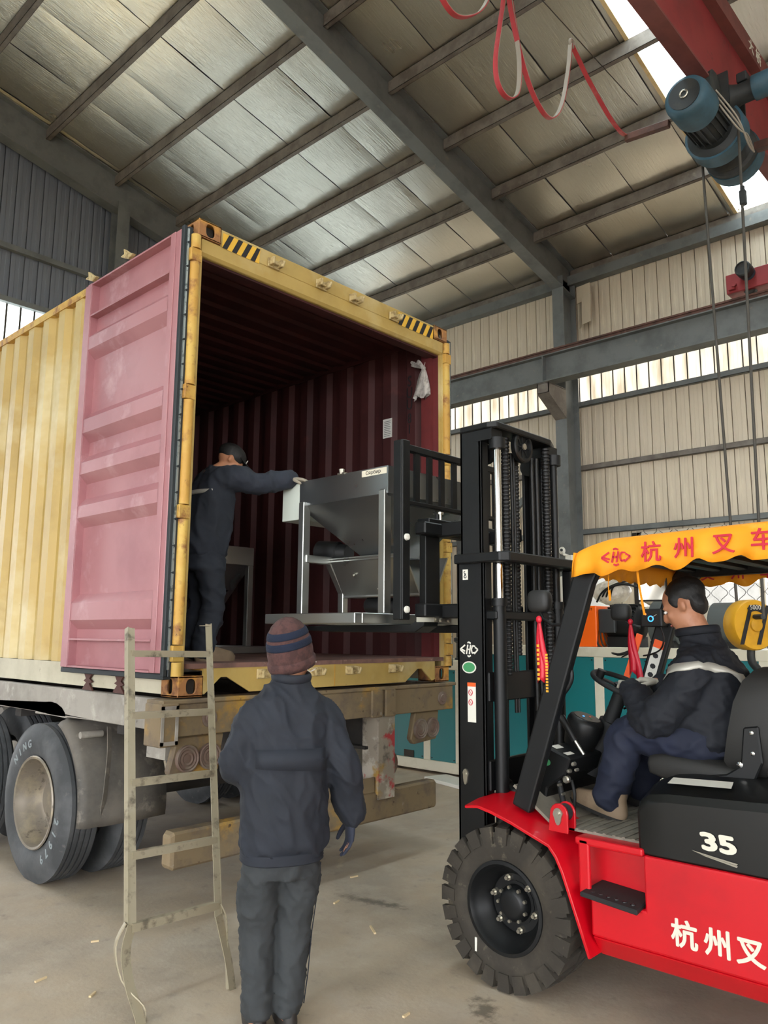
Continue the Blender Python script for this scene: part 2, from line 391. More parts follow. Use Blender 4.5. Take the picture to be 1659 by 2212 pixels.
# ------------------------------------------------------------------ end wall (the lorry stands in its doorway)
DX0, DX1, DZ = -1.6, 3.2, 4.7
g = G(); g.box(-14, DX0, YG+.03, YG+.05, 0, ZB0); g.box(DX1, XW, YG+.03, YG+.05, 0, ZB0); g.box(DX0, DX1, YG+.03, YG+.05, DZ, ZB0)
g.extr([(-14, YG+.03, ZB1), (XW+.1, YG+.03, ZB1), (XW+.1, YG+.03, 7.68), (-2.5, YG+.03, 10.02), (-14, YG+.03, 7.6)], (0, .02, 0))
wb = tag(g.build('wall_back', 'gap_dark'), 'grey ribbed end wall with a light band above the lorry doorway', kind='structure')
sx_ = strip_mesh('cladding_panel', 'cladding_dark', 'x'); sbx = strip_mesh('light_panel', 'skylight', 'x')
nx = int((XW+1.0)/PW)
for i in range(nx):
    x = -1.0 + i*PW
    place(sbx, 'light_panel', wb, x, YG, ZB0, ZB1)
    place(sx_, 'cladding_panel', wb, x, YG, ZB1, zP(x+PW)+.26)
    place(seam, 'seam', wb, x, YG, ZB0, ZB1)
    if x > DX1: place(sx_, 'cladding_panel', wb, x, YG, 0, ZB0)
    else: place(sx_, 'cladding_panel', wb, x, YG, DZ, ZB0)
g = G(); g.extr([(-14, YG, ZB1), (-1.0, YG, ZB1), (-1.0, YG, 9.6), (-2.5, YG, 9.9), (-14, YG, 7.5)], (0, .01, 0)); g.box(-14, DX0, YG, YG+.01, 0, ZB0); g.build('cladding_run', 'cladding_dark', wb)
g = G(); g.box(-14, -1, YG, YG+.01, ZB0, ZB1); g.build('light_panel_run', 'skylight', wb)
for z in (7.02, ZB0, ZB1):
    g = G(); g.box(-14, XW-.1, YG-.09, YG-.01, z-.03, z+.05); g.build('girt', 'steel_grey', wb)
for xc in (3.05, -2.5):
    g = G(); g.box(xc-.1, xc+.1, YG-.32, YG-.308, 0 if xc < 0 else DZ, zP(max(xc, 0))-.3); g.box(xc-.1, xc+.1, YG-.112, YG-.1, 0 if xc < 0 else DZ, zP(max(xc, 0))-.3); g.box(xc-.006, xc+.006, YG-.308, YG-.112, 0 if xc < 0 else DZ, zP(max(xc, 0))-.3)
    g.build('column', 'steel_grey', wb)
# the two walls behind and beside the viewer, with open doorways that let daylight in
g = G(); g.box(-14.1, -14, -18, -14.5, 0, ZB0); g.box(-14.1, -14, 1.5, YG, 0, ZB0); g.box(-14.1, -14, -18, YG, ZB1, 7.6)
wl = tag(g.build('wall_left', 'cladding'), 'metal clad side wall with a wide open doorway', kind='structure')
g = G(); g.box(-14.1, -14.09, -18, YG, ZB0, ZB1); g.build('light_panel_run', 'light_panel', wl)
g = G(); g.box(-14, -11.5, -18.1, -18, 0, ZB0); g.box(-1.5, XW, -18.1, -18, 0, ZB0)
g.extr([(-14, -18, ZB1), (XW+.1, -18, ZB1), (XW+.1, -18, 7.7), (-2.5, -18, 10.0), (-14, -18, 7.5)], (0, -.1, 0))
wf = tag(g.build('wall_front', 'cladding'), 'metal clad front wall with a wide open doorway', kind='structure')
g = G(); g.box(-14, XW, -18.1, -18.09, ZB0, ZB1); g.build('light_panel_run', 'light_panel', wf)

# ------------------------------------------------------------------ roof
def zr(x): return (zP(x) if x > -2.5 else zP(-2.5) + .211*(x+2.5)) + .18
SKY = [(-7.9, -7.0), (-1.38, -.50)]
bands = [(-18.1, -7.9), (-7.0, -1.38), (-.50, YG+.1)]
g = G()
for (a, b) in bands:
    for (x0, x1) in ((-14.1, -2.5), (-2.5, XW+.1)):
        g.extr([(x0, a, zr(x0)+.09), (x1, a, zr(x1)+.09), (x1, a, zr(x1)+.11), (x0, a, zr(x0)+.11)], (0, b-a, 0))
ce = tag(g.build('ceiling', 'sheet_roof'), 'sloping roof lined with silver foil insulation between grey purlins', kind='structure')
g = G()
for (a, b) in bands[:1]: 
    for (x0, x1) in ((-14.1, -2.5), (-2.5, XW)): g.add([(x0, a, zr(x0)), (x1, a, zr(x1)), (x1, b, zr(x1)), (x0, b, zr(x0))], [(0, 3, 2, 1)])
a, b = -7.0, -4.1; x0, x1 = -2.5, XW
for (x0, x1, a, b) in ((-2.5, XW, -7.0, -4.105), (-14.1, -2.5, -7.0, -1.38), (-14.1, -2.5, -.50, YG), (-2.5, -.375, -4.105, -1.38), (-2.5, -.375, -.50, YG)):
    g.add([(x0, a, zr(x0)), (x1, a, zr(x1)), (x1, b, zr(x1)), (x0, b, zr(x0))], [(0, 3, 2, 1)])
g.build('foil_lining', 'foil', ce)
PX = [.74 + 1.115*k for k in range(-1, 8)]            # purlin lines
JY = [.524 + .906*k for k in range(-1, 8)] + [YG]
cells = []
for k in range(len(JY)-1): cells.append((JY[k], JY[k+1]))
cells += [(-2.29, -1.38), (-3.2, -2.29), (-4.1, -3.2)]
cells.append((-.50, JY[0]))
PM = []
for var in range(5):
    g = G(); nxg, nyg = 10, 10; vs = []; ph = random.uniform(0, 9)
    for i in range(nxg+1):
        for j in range(nyg+1):
            u, v = i/nxg, j/nyg
            sag = -.011*(math.sin(PI*u)**.5)*(math.sin(PI*v)**.35) - .009*noise.noise((u*1.6+ph, v*2.5, var*3.1)) - .004*noise.noise((u*1.5+ph, v*8, var*1.1))
            vs.append((u, v, sag))
    fs = [(i*(nyg+1)+j, i*(nyg+1)+j+1, (i+1)*(nyg+1)+j+1, (i+1)*(nyg+1)+j) for i in range(nxg) for j in range(nyg)]
    g.add(vs, fs); PM.append(g.build('foil_panel', 'foil', ce, smooth=180))
tilt = math.atan(.211)
first = set()
for i in range(len(PX)-1):
    for (a, b) in cells:
        v = random.randrange(5); src = PM[v]
        o = src if v not in first else inst(src, 'foil_panel', ce, (0, 0, 0)); first.add(v)
        o.parent = ce; o.location = (PX[i]+.003, a+.007, zr(PX[i]) + random.uniform(-.006, .004))
        o.rotation_euler = (random.uniform(-.006, .006), tilt, 0); L_ = math.hypot(1.115, 1.115*.211)
        o.scale = (L_-.006, (b-a)-.014, 1)
for o in PM:
    if o.users_collection and PM.index(o) not in first: bpy.data.objects.remove(o)
for x in PX + [-1.49]:
    for (y0, y1) in (((-18, CY-.02), (CY+.02, YG-.15)) if x > -1 else ((-18, YG-.15),)):
        g = G(); z = zP(x)
        g.box(x-.03, x+.035, y0, y1, z, z+.005); g.box(x-.03, x-.025, y0, y1, z, z+.17); g.box(x-.03, x+.035, y0, y1, z+.165, z+.17); g.box(x+.03, x+.035, y0, y1, z, z+.018)
        g.build('purlin', 'steel_brown', ce)
def rafter(y, x0, x1, dep0, dep1, name='rafter'):
    g = G()
    def sec(xa, xb, ya, yb, ofa, ofb):
        pass
    def q(x, off): return (x, zP(x)+off)
    for (ya, yb, oa, ob) in ((y-.1, y+.1, 0, .014), (y-.006, y+.006, .014, None), (y-.1, y+.1, None, None)):
        pass
    def slab(ya, yb, lo, hi):    # lo/hi functions of x giving z
        vs = []
        for x in (x0, x1):
            for yy in (ya, yb):
                for f in (lo, hi): vs.append((x, yy, f(x)))
        g.add(vs, [(0, 1, 3, 2), (4, 6, 7, 5), (0, 4, 5, 1), (2, 3, 7, 6), (1, 5, 7, 3), (0, 2, 6, 4)])
    def dep(x): return dep0 + (dep1-dep0)*(x-x0)/(x1-x0)
    bot = lambda x: zP(x)-dep(x)
    slab(y-.1, y+.1, bot, lambda x: bot(x)+.014)
    slab(y-.006, y+.006, lambda x: bot(x)+.014, lambda x: zP(x)+.15)
    slab(y-.1, y+.1, lambda x: zP(x)+.15, lambda x: zP(x)+.165)
    return g.build(name, 'steel_grey', ce)
rafter(CY, -2.5, 8.52, .26, .36); rafter(YG-.16, -2.5, 8.5, .42, .42); rafter(-9.3, -2.5, 8.5, .3, .4)
for (a, b) in SKY:
    for k in range(len(PX)-1):
        g = G(); x0, x1 = PX[k]+.005, PX[k+1]-.005
        g.add([(x0, a, zr(x0)+.06), (x1, a, zr(x1)+.06), (x1, b, zr(x1)+.06), (x0, b, zr(x0)+.06)], [(0, 3, 2, 1)]); g.build('skylight_pane', 'skylight', ce)
    g = G()
    for (x0, x1) in ((-14, -2.5), (-2.5, PX[0])): g.add([(x0, a, zr(x0)+.06), (x1, a, zr(x1)+.06), (x1, b, zr(x1)+.06), (x0, b, zr(x0)+.06)], [(0, 3, 2, 1)])
    g.build('skylight_run', 'skylight', ce)
    for yy in (a, b):
        g = G(); s_ = 1 if yy == b else -1
        for (x0, x1) in ((PX[0], PX[-1]),):
            g.extr([(x0, yy, zr(x0)-.02), (x1, yy, zr(x1)-.02), (x1, yy, zr(x1)+.07), (x0, yy, zr(x0)+.07)], (0, s_*.045, 0))
        g.build('skylight_edge', 'wood_strip', ce)
for (src) in (sm, sb, seam, sx_, sbx): bpy.data.objects.remove(src)
# stains with their own shape on the floor (oil patches near the trailer and the forklift wheel)
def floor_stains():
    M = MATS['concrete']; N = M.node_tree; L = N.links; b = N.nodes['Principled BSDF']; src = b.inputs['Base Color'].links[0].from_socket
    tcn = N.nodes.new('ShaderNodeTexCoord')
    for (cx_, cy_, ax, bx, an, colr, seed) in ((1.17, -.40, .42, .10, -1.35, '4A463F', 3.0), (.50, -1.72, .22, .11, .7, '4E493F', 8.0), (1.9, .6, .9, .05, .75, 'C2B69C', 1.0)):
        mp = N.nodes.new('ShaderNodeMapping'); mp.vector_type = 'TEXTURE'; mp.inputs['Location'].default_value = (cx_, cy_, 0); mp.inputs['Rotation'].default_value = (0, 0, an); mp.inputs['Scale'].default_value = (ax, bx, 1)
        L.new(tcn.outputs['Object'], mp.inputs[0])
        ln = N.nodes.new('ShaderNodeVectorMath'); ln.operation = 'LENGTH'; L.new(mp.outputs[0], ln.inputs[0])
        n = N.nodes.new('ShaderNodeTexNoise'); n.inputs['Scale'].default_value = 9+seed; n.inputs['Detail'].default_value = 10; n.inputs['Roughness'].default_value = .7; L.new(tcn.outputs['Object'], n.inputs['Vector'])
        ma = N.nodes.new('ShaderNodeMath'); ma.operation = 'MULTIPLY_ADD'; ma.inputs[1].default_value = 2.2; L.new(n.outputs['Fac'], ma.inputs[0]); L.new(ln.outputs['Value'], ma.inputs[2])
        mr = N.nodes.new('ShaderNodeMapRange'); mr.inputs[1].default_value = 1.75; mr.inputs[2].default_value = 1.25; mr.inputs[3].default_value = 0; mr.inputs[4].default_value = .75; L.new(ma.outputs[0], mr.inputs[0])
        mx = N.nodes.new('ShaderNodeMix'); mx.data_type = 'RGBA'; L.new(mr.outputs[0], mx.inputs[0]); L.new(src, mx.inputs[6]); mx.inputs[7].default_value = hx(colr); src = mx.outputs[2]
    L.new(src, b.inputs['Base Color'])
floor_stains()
# ------------------------------------------------------------------ shipping container
mat('yellow_paint', 'B89C58', 0.5, layers=[('AA8E4C', 2, .45, .65, 6), ('D2C498', 1.1, .5, .75, 5), ('6e4a2a', 16, .70, .76, 8)], bump=(6, .08, .01))
mat('yellow_rusty', 'BE9140', 0.6, layers=[('C9A652', 3, .45, .6, 6), ('8a5a30', 9, .52, .66, 9), ('5a3a26', 22, .66, .72, 8)], bump=(40, .25, .004))
mat('casting_rust', '9A6A3E', 0.75, layers=[('C08B3C', 7, .50, .62, 8), ('5e3b28', 12, .52, .68, 9)], bump=(45, .5, .006))
mat('maroon_lit_post', '6B2828', 0.6, layers=[('5a2022', 2, .45, .65, 6)])  # brighter copy of the lining maroon; light at the opening put into colour
mat('maroon', '431A1A', 0.7, layers=[('361415', 1.6, .45, .65, 6), ('522422', 5, .6, .78, 8)], bump=(4, .06, .01))  # lining maroon darkened; the shade inside the container is in the colour
mat('maroon_door_hazed', 'A97478', 0.42, layers=[('9c676c', 1.6, .45, .65, 6), ('bd979a', 3.5, .58, .78, 8)], bump=(4, .06, .01))  # same maroon paled; veiling haze is put into the door colour
mat('rubber', '23282B', 0.6)
mat('gasket_metal', 'AEB6B4', 0.35, 0.7, layers=[('6d7674', 30, .55, .65, 4)])
mat('black_print', '17171A', 0.6)
mat('hazard_yellow', 'E8B73C', 0.5)
mat('plywood', '7C5A50', 0.7, layers=[('5f4640', 6, .45, .62, 8), ('a08078', 14, .58, .7, 8)], stretch=(1, .2, 1))
mat('cream_dust', 'BFB8A2', 0.7, layers=[('ada690', 2.5, .45, .65, 6), ('8f8874', 12, .66, .74, 8)])
mat('paper', 'D8D6CF', 0.8)
mat('bag_film', 'B9B3AC', 0.3, layers=[('8d8680', 18, .45, .6, 4)])
mat('keeper', 'B9A577', 0.65, layers=[('8a744a', 30, .5, .65, 6)])
H0 = 1.25; H1 = H0+2.896; CW = 2.438; CL = 12.19
ct = empty('shipping_container', (CW/2, 0, H0), 'open high yellow shipping container with maroon inside on a lorry trailer', 'container')
def casting(x0, z0, flip):
    g = G(); w, d, h = .162, .178, .118; y0 = -.006
    c = (x0+w/2, y0, z0+h/2)
    g.holed(c, (1, 0, 0), (0, 0, 1), w/2, h/2, .032, .042, .014)                       # rear face
    xs = x0-.006 if not flip else x0+w+.006
    g.holed((xs, y0+d/2, z0+h/2), (0, -1, 0) if not flip else (0, 1, 0), (0, 0, 1), d/2, h/2, .028, .042, .014)
    xi = x0+w if not flip else x0
    g.box(min(xi, xi-.012 if not flip else xi+.012), max(xi, xi-.012 if not flip else xi+.012), y0, y0+d, z0, z0+h)
    g.box(min(x0, xs), max(x0+w, xs), y0, y0+d, z0+h-.014, z0+h); g.box(min(x0, xs), max(x0+w, xs), y0, y0+d, z0, z0+.014)
    g.box(x0, x0+w, y0+d-.014, y0+d, z0, z0+h)
    cs_ = g.build('corner_casting', 'casting_rust', ct, bevel=.004)
    g = G(); g.box(x0+.035, x0+w-.035, y0+.045, y0+d-.03, z0+.016, z0+h-.016); g.build('casting_hole_shade', 'gap_dark', cs_)  # dark box inside the casting; shade of the holes put in as colour
    return cs_
casting(0, H1-.118, False); casting(CW-.162, H1-.118, True); casting(0, H0, False); casting(CW-.162, H0, True)
# header beam
g = G(); g.extr([(.162, -.002, H1-.012), (.162, .006, H1-.12), (.162, .12, H1-.12), (.162, .12, H1-.012)], (CW-.324, 0, 0)); g.extr([(.03, .006, H1-.12), (.03, .012, H1-.205), (.03, .03, H1-.225), (.03, .12, H1-.225), (.03, .12, H1-.12)], (CW-.06, 0, 0))
hd = g.build('header_beam', 'yellow_paint', ct, bevel=.004)
g = G(); g.box(.05, CW-.05, .05, .14, H1-.24, H1-.226); g.build('header_dark_strip', 'maroon', ct)  # thin dark strip added to darken the underside of the header
# hazard stickers on the header and the top rail
def hazard(x0, x1, z0, z1, n, par):
    y = lambda z: -.0045 + .014*(H1-.012-z)/.2
    g = G(); g.add([(x0, y(z0), z0), (x1, y(z0), z0), (x1, y(z1), z1), (x0, y(z1), z1)], [(0, 1, 2, 3)]); st = g.build('hazard_sticker', 'hazard_yellow', par)
    w = (x1-x0)/n
    for k in range(n):
        a = x0 + k*w; lean = -.045
        g = G(); P = [(a, z0), (a+w*.5, z0), (a+w*.5-lean, z1), (a-lean, z1)]
        P = [(min(max(px, x0), x1), pz) for px, pz in P]
        g.add([(px, y(pz)-.0015, pz) for px, pz in P], [(0, 1, 2, 3)]); g.build('hazard_stripe', 'black_print', st)
hazard(.175, .47, H1-.128, H1-.03, 4, ct); hazard(CW-.60, CW-.17, H1-.128, H1-.03, 5, ct)
# lock-rod keepers
def keeper(x, z, dn):
    g = G(); y = -.004
    g.box(x-.05, x+.05, y-.008, y+.004, z-.03, z+.03)
    for s in (-1, 1):
        g.box(x+s*.035-.012, x+s*.035+.012, y-.05, y, z-.024, z+.026); g.cyl((x+s*.035, y-.045, z-.02), (x+s*.045, y-.06, z+.02), .013, .009, 8)
    g.box(x-.03, x+.03, y-.03, y, z-.012, z+.006)
    g.build('lock_keeper', 'keeper', ct, bevel=.004)
for x in (.585, 1.015, 1.345, 1.78): keeper(x, 4.055, 1); keeper(x+.012, 1.365, -1)
# sill with the two notches
z0, z1 = H0+.012, H0+.158
pl = [(.162, z1), (CW-.162, z1), (CW-.162, z0+.01), (2.24, z0), (2.12, H0+.105), (2.07, H0+.105), (1.93, z0), (.50, z0), (.33, H0+.105), (.285, H0+.105), (.175, z0), (.162, z0)]
g = G(); g.extr([(x, 0, z) for x, z in pl], (0, .012, 0)); sl = g.build('sill', 'yellow_paint', ct)
g = G(); g.box(.162, CW-.162, .012, .15, z1-.012, z1); g.box(1.205, 1.213, -.003, .006, z0, z1); g.build('sill_top', 'yellow_rusty', sl)
# floor, roof, walls
g = G(); g.box(.06, CW-.06, -.005, CL-.1, H0+.158, H0+.186); g.build('plywood_floor', 'plywood', ct)
def corr(xo, n_out, mt_, name):     # corrugated side wall along y
    g = G(); P = .2775; prof = [(0, 0), (.105, 0), (.145, .042), (.2375, .042), (.2775, 0)]; pts = []
    y = .15; base = .15
    k = 0
    while base + P*k < CL-.1:
        for t, d in prof[:-1]: pts.append((base+P*k+t, d))
        k += 1
    pts = [(min(a, CL-.1), d) for a, d in pts]
    vs = []; n = len(pts)
    for z in (H0+.158, H1-.06):
        for a, d in pts: vs.append((xo + (d if n_out < 0 else -d), a, z))
    g.add(vs, [(i, i+1, i+n+1, i+n) for i in range(n-1)])
    return g.build(name, mt_, ct)
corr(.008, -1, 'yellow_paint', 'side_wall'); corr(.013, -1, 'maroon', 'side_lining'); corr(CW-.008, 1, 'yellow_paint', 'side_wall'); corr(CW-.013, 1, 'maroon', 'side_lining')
g = G(); g.box(.03, CW-.03, .1, CL-.05, H1-.03, H1-.026); g.box(.03, CW-.03, CL-.1, CL-.06, H0+.15, H1-.05); g.build('roof_sheet', 'yellow_paint', ct)
g = G(); k = 0; vs = []; y = .15
pts = []
while y < CL-.2: pts += [(y, 0), (y+.07, 0), (y+.10, .02), (y+.17, .02)]; y += .2
n = len(pts)
for x in (.05, CW-.05):
    for a, d in pts: vs.append((x, a, H1-.055+d))
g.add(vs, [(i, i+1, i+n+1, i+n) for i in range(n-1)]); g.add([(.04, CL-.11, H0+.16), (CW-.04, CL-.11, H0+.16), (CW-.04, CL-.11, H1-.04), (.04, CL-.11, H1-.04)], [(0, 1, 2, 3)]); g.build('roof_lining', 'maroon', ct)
for s, x in ((0, 0), (1, CW-.06)):
    g = G(); g.box(x, x+.06, .17, CL-.1, H1-.062, H1-.004); g.build('top_rail', 'yellow_rusty', ct)
    g = G(); g.box(x-.002 if not s else x+.012, x+.05 if not s else x+.062, .17, CL-.1, H0+.012, H0+.16); g.box(x, x+.06, .17, CL-.1, H0+.15, H0+.16); g.build('bottom_rail', 'cream_dust', ct)
for x in (.058, CW-.066):
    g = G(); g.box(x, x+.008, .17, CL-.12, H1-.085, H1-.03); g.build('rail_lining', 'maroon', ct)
# corner posts: inner box, half round J bar, hinge lugs
def post(s):
    mx = (lambda x: x) if s < 0 else (lambda x: CW-x)
    def bx(g, a, b, *r): g.box(min(mx(a), mx(b)), max(mx(a), mx(b)), *r)
    g = G(); bx(g, -.004, .022, .02, .17, H0+.118, H1-.118); bx(g, .022, .05, .03, .045, H0+.118, H1-.118)
    po = g.build('corner_post', 'yellow_paint', ct)
    g = G(); bx(g, .022, .05, .045, .10, H0+.16, H1-.2); bx(g, .022, .085, .10, .115, H0+.16, H1-.2); bx(g, .07, .085, .115, .20, H0+.16, H1-.2); g.build('post_lining', 'maroon_lit_post', po)
    zz = [(H0+.118, 1.446), (1.545, 2.262), (2.35, 2.978), (3.075, 3.85), (3.94, H1-.118)]
    for a, b in zz:
        g = G(); ring = []
        for z in (a, b): ring.append([(mx(-.012) + .032*math.cos(t), .012+.032*math.sin(t), z) for t in np.linspace(0, 2*PI, 15)[:-1]])
        g.loft(ring); g.build('j_bar', 'yellow_rusty', po, smooth=60)
    for (a, b) in ((1.45, 1.54), (2.266, 2.346), (2.982, 3.071), (3.854, 3.936)):
        g = G(); bx(g, -.055, .02, -.012, .05, a, b); g.build('hinge_lug', 'yellow_rusty', po, bevel=.004)
post(-1); post(1)
# doors swung right round against the sides
def door(s):
    mx = (lambda x: x) if s < 0 else (lambda x: CW-x)
    y0, y1, z0, z1 = .05, 1.275, 1.385, 4.055; xi, xo = -.032, -.100          # xo: visible inner face
    lab = 'maroon container door folded back against the left side' if s < 0 else None
    def bx(g, a, b, *r): g.box(min(mx(a), mx(b)), max(mx(a), mx(b)), *r); return g
    g = bx(G(), xi, xi-.004, y0, y1, z0, z1); d = g.build('door', 'maroon_door_hazed', ct)
    if lab: d['label'] = lab
    # stiles with a stepped profile
    for (a, b, c) in ((y0, y0+.115, y0+.05), (y1-.10, y1, y1-.045)):
        g = bx(G(), xi, xo+.006, a, b, z0, z1); bx(g, xo+.006, xo, min(c, b) if a == y0 else a, b-.012 if a == y0 else c, z0, z1); g.build('stile', 'maroon_door_hazed', d, bevel=.004)
    g = bx(G(), xi, xo+.004, y0+.11, y1-.09, z1-.012, z1); bx(g, xi, xo+.004, y0+.11, y1-.09, z1-.25, z1-.238); g.build('top_rail', 'maroon_door_hazed', d)
    g = bx(G(), xi, xo+.004, y0+.11, y1-.09, z0, z0+.012); bx(g, xi, xo+.002, y0+.11, y1-.09, z0+.175, z0+.187); g.build('bottom_rail', 'maroon_door_hazed', d)
    # pressed panel with horizontal ridges
    prof = [(z1-.25, 0)]
    for (zt, zb) in ((3.71, 3.50), (3.115, 2.90), (2.81, 2.61), (2.51, 2.31), (1.86, 1.63)):
        prof += [(zt, 0), (zt-.06, 1), (zb+.06, 1), (zb, 0)]
    prof.append((z0+.187, 0))
    g = G(); vs = []; n = len(prof)
    for y in (y0+.11, y1-.09):
        for z, k in prof: vs.append((mx(xi-.008-.056*k), y, z))
    g.add(vs, [(i, i+1, i+n+1, i+n) for i in range(n-1)]); g.build('pressed_panel', 'maroon_door_hazed', d)
    # gasket on the free edges
    g = bx(G(), xi+.002, xi-.03, y0-.035, y0, z0-.02, z1+.02); bx(g, xi-.034, xo+.008, y0-.03, y0, z0-.02, z1+.02); bx(g, xi, xo+.015, y0-.02, y1+.01, z0-.035, z0-.002); ga = g.build('door_gasket', 'rubber', d, bevel=.004)
    g = bx(G(), xi-.026, xi-.037, y0-.04, y0-.02, z0+.02, z1); g.build('retainer_strip', 'gasket_metal', ga)
    if s < 0:
        zz = z0+.1; 
        while zz < z1-.05:
            g = G(); g.cyl((xi-.031, y0-.046, zz), (xi-.031, y0-.03, zz), .007, n=6); g.build('rivet', 'rubber', ga); zz += .155
    return d
dl = door(-1); dr = door(1)
BOLT = [(.658,3.975),(.599,3.979),(1.115,4.0),(.721,3.196),(.631,3.186),(1.15,3.218),(1.08,3.211),(.69,2.262),(.626,2.262),(1.122,2.252),(.485,2.207),(.867,2.144),(.486,2.112),(.262,2.119),(.873,2.042),(.933,1.937),(.478,1.936),(.27,1.932),(.933,1.842),(.255,2.208),(1.15,1.522),(1.086,1.523),(.702,1.529),(.616,1.53),(1.15,1.444),(1.088,1.446),(.693,1.455),(.607,1.455)]
mat('bolt_rust', '5A3A34', 0.6, .4)
g = G(); g.cyl((0, 0, 0), (-.012, 0, 0), .011, n=6); g.cyl((-.012, 0, 0), (-.03, 0, 0), .006, n=6); b0 = g.build('bolt', 'bolt_rust', dl)
o0 = ORG[ct.name]
for i, (y, z) in enumerate(BOLT):
    o = b0 if i == 0 else inst(b0, 'bolt', dl, (0, 0, 0))
    yy = -3.916 + (y+3.916)*(2.467/2.454)
    o.location = Vector((-.039, yy*1.0, z)) - o0
# door clips on the top rail (light claws) and handles under the door
for (y, z) in ((.62, H1-.055), (1.12, H1-.055)):
    g = G(); g.extr([(-.07, y, z), (-.07, y+.05, z+.02), (-.07, y+.13, z+.075), (-.07, y+.12, z+.035), (-.07, y+.17, z+.03), (-.07, y+.06, z-.02)], (-.03, 0, 0)); g.build('door_cam', 'keeper', dl, bevel=.004)
for y in (.62, 1.02):
    g = G(); P = []
    for k, (dy, dz) in enumerate([(-.05, .0), (.05, 0), (.025, -.03), (.055, -.045), (.02, -.055), (.07, -.10), (-.07, -.105), (-.02, -.06), (-.06, -.05), (-.02, -.03)]): P.append((-.012, y+dy, 1.345+dz))
    g.extr(P, (-.012, 0, 0)); g.build('door_cam', 'bolt_rust', dl)
# paper notice, lettering and hanging film bag inside on the right hand lining
g = G(); g.box(CW-.062, CW-.058, .555, .66, 3.305, 3.475); pp = g.build('notice_sheet', 'paper', ct)
g = G()
for k in range(9): g.box(CW-.0635, CW-.062, .57 + (.01 if k % 3 == 0 else 0), .645, 3.32+k*.016, 3.325+k*.016)
g.build('notice_print', 'steel_grey', pp)
for ch, z, sz in (('S', 3.76, .13), ('U', 3.655, .13), ('U', 3.553, .13), ('8', 3.43, .12), ('1', 3.335, .11)):
    text('stencil_letter', ch, sz, (CW-.0545, .357, z), (0, -1, 0), (0, 0, 1), 'black_print', ct, thick=.002, sx=.8)
bag = empty('plastic_bag', (2.30, .155, 3.82), 'knotted clear plastic bag hanging inside the container on the right', 'plastic bag')
def film(g, cen, top, bot, w0, w1, z_top, z_bot, tilt_):
    rings = []
    for i in range(9):
        t = i/8; z = z_top+(z_bot-z_top)*t; w = w0+(w1-w0)*t**.7; ring = []
        for j in range(20):
            a = 2*PI*j/20; rr = w*(1+.28*math.sin(a*5+t*2)+.12*math.sin(a*9))
            ring.append((cen[0]+.35*rr*math.cos(a), cen[1]+tilt_*t+rr*math.sin(a), z+.02*math.sin(a*3)*t))
        rings.append(ring)
    g.loft(rings, False)
g = G(); film(g, (2.33, .155), 0, 0, .012, .075, 3.82, 3.57, .03); g.build('bag_body', 'bag_film', bag, smooth=70)
g = G(); film(g, (2.33, .155), 0, 0, .012, .04, 3.82, 3.89, .10); g.build('bag_neck', 'bag_film', bag, smooth=70)
g = G(); g.ball((2.33, .155, 3.82), .02); g.tube([(2.33, .155, 3.82), (2.35, .16, 3.86), (2.375, .15, 3.95)], .003, 5); g.build('bag_knot', 'bag_film', bag, smooth=70)
# ------------------------------------------------------------------ lorry trailer under the container
mat('chassis_dust', '9A948B', 0.75, layers=[('7d776f', 2.2, .42, .62, 7), ('b5afa6', 6, .55, .7, 8), ('5a534c', 16, .66, .73, 8)], bump=(30, .2, .004))
mat('chassis_yellow', '7D6C52', 0.75, layers=[('A88238', 2.3, .53, .62, 7), ('66594c', 5, .50, .66, 9), ('4a3a2c', 17, .62, .70, 8), ('9a948a', 9, .66, .74, 9)], bump=(26, .3, .005))
mat('chassis_dark', '2E2B29', 0.85, layers=[('3f3a36', 4, .45, .65, 6)])
mat('tyre_truck', '3B3D3F', 0.75, layers=[('57585a', 3, .45, .7, 6), ('6a6763', 14, .62, .76, 8)], bump=(50, .15, .003))
mat('rim_steel', '8B8276', 0.45, 0.5, layers=[('A99C84', 6, .5, .68, 8), ('5f574e', 14, .58, .7, 8)])
mat('post_red', '8F8578', 0.7, layers=[('B5ADA0', 5, .52, .60, 10), ('9a7a3a', 4, .58, .66, 8), ('5d544c', 9, .54, .66, 9), ('A23438', 2.6, .58, .62, 6)])
mat('lamp_dust', '6E5A50', 0.6, layers=[('7d7266', 9, .45, .65, 6)])
mat('mudguard', '6A645C', 0.7, layers=[('4c4945', 2.2, .42, .62, 6), ('857d73', 9, .58, .72, 7)])
mat('tyre_print', '858C8E', 0.7)
tr = empty('trailer', (1.219, 2.0, 0), 'dusty container trailer with worn yellow rear beam standing in the doorway', 'trailer')
# outer side beams with wheel arches
for s in (0, 1):
    xa, xb = (-.035, .03) if not s else (CW-.03, CW+.035)
    P = [(.14, H0-.01), (12, H0-.01), (12, 1.06), (3.15, 1.06)]
    def arch(yc, r): return [(yc + r*math.cos(t), 1.045 + .10*math.sin(t)) for t in np.linspace(0, PI, 9)]
    P = [(.14, H0-.012), (12, H0-.012), (12, 1.06), (3.2, 1.06)] + [(yc, zc) for yc, zc in reversed(arch(2.78, .24))] + [(2.15, 1.06), (1.78, 1.06)] + [(yc, zc) for yc, zc in reversed(arch(1.5, .24))] + [(.9, 1.06), (.14, 1.06)]
    g = G(); g.extr([(xa, y, z) for y, z in P], (xb-xa, 0, 0)); g.build('side_beam', 'chassis_dust', tr, bevel=.004)
for x in (.72, 1.68):
    g = G(); g.box(x-.07, x+.07, .1, 12, 1.19, 1.21); g.box(x-.07, x+.07, .1, 12, .80, .82); g.box(x-.008, x+.008, .1, 12, .82, 1.19); g.build('main_beam', 'chassis_dark', tr)
